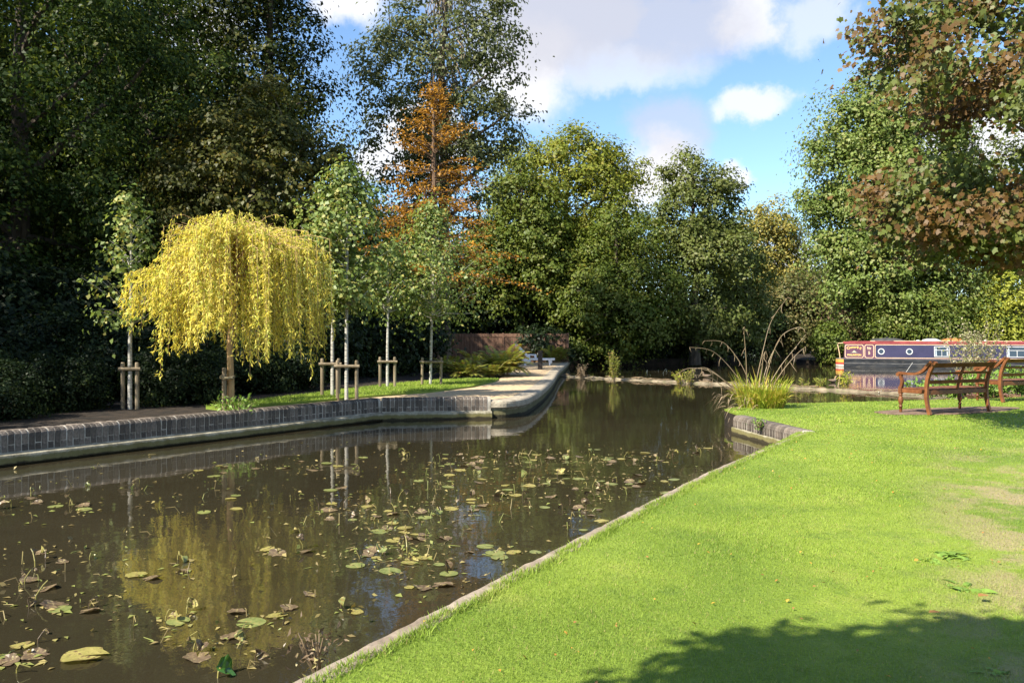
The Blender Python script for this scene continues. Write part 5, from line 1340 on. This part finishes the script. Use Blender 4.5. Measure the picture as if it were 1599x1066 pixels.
    # things lashed to the roof belong to the boat's trim
    m = MB(); m.lathe([(.07, T + .05), (.07, T + .34), (.09, T + .35), (.09, T + .38), (.02, T + .40)], 12, (2.5, 1.3)); m.build('chimney', 'boat_hull', root)
    for u in (4.2, 7.8, 11): m = MB(); m.lathe([(.04, T + .05), (.04, T + .12), (.11, T + .13), (.09, T + .17), (.02, T + .185)], 12, (u, .95)); m.build('roof_vent', 'chrome', root)
    m = MB(); m.tube([(1.5, .55, T + .10), (9.6, .50, T + .10)], .028, 6); m.build('boat_pole', 'boat_cream', root)
    return x0, yf, T, BA, along
bx, by, bT, bA, along = narrowboat()
def sack(name, label, u, v, L, W, H, mat, seed):
    r = np.random.default_rng(seed); m = MB(); n = 12; rows = 6; vs = []; fs = []
    for i in range(rows + 1):
        t = i / rows; z = H * sin(t * pi / 2) ; k = cos(t * pi / 2) ** .6
        for j in range(n): a = 2 * pi * j / n; q = k * (1 + .14 * sin(3 * a + i + seed)) ; vs.append((L * q * cos(a), W * q * sin(a), z + r.uniform(-.015, .015) * (i > 0)))
    for i in range(rows):
        for j in range(n): fs.append((i * n + j, i * n + (j + 1) % n, (i + 1) * n + (j + 1) % n, (i + 1) * n + j))
    fs.append(tuple(range(n))[::-1]); m.raw(vs, fs)
    o = m.build(name, mat, smooth=True); o.location = (bx + u * cos(bA) - v * sin(bA), by + u * sin(bA) + v * cos(bA), bT + .055); o.rotation_euler = (0, 0, bA); tag(o, label, 'cover' if 'cover' in name else 'bag')
sack('roof_cover', 'black tarpaulin heap on the boat roof above the portholes', along(1385, .95), .95, 1.0, .55, .24, 'tarp', 1)
sack('roof_bag', 'white bundle on the boat roof left of the orange one', along(1455, .95), .9, .55, .45, .20, 'bag_white', 2)
sack('roof_bag', 'orange bundle on the boat roof above the first window', along(1488, .95), .9, .6, .45, .22, 'bag_orange', 3)
m = MB(); m.tube([tuple(P(1372, 612, 25.6)), tuple(P(1390, 602, 32)), tuple(P(1412, 585, 40)), tuple(P(1425, 566, 46.0))], .012, 5)
tag(m.build('mooring_rope', 'rope'), 'thin pale mooring rope running down to the weir end', 'rope')

# ------------------------------------------------------------------ ducks
def duck(label, px, py, rz, sc=1.0):
    Y = 2200 / (py - 528)
    root = thing('duck', label, 'duck', (gx(px, Y), Y, 0.0), rz)
    # body, neck and head as one lofted surface: (x, z, half width, half height)
    sec = [(-.25, .13, .004, .004), (-.20, .105, .035, .018), (-.12, .08, .075, .05), (-.02, .065, .095, .07), (.08, .07, .085, .07), (.13, .10, .055, .06), (.145, .155, .034, .04), (.155, .20, .034, .036), (.175, .235, .036, .034), (.205, .24, .026, .024), (.225, .236, .008, .008)]
    n = 12; vs = []; fs = []
    for i, (x, z, a, b) in enumerate(sec):
        tx = sec[min(i + 1, len(sec) - 1)][0] - sec[max(i - 1, 0)][0]; tz = sec[min(i + 1, len(sec) - 1)][1] - sec[max(i - 1, 0)][1]; l = sqrt(tx * tx + tz * tz); nx, nz_ = -tz / l, tx / l
        for j in range(n): q = 2 * pi * j / n; vs.append((x + nx * b * sin(q), a * cos(q), z + nz_ * b * sin(q)))
    for i in range(len(sec) - 1):
        for j in range(n): fs.append((i * n + j, i * n + (j + 1) % n, (i + 1) * n + (j + 1) % n, (i + 1) * n + j))
    m = MB(); m.raw(vs, fs); m.build('body', 'duck_brown', root, smooth=True)
    m = MB(); m.raw([(.215, -.014, .236), (.215, .014, .236), (.275, .016, .222), (.275, -.016, .222), (.215, -.012, .222), (.215, .012, .222), (.275, .014, .216), (.275, -.014, .216)], [(0, 1, 2, 3), (4, 7, 6, 5), (0, 3, 7, 4), (1, 5, 6, 2), (3, 2, 6, 7), (0, 4, 5, 1)]); m.build('bill', 'duck_bill', root)
    root.scale = (sc, sc, sc)
duck('brown duck swimming just behind the weir, left of the sedge', 1103, 589, pi + .3)
duck('brown duck resting near the weir left of the boat stern', 1300, 597, .4)
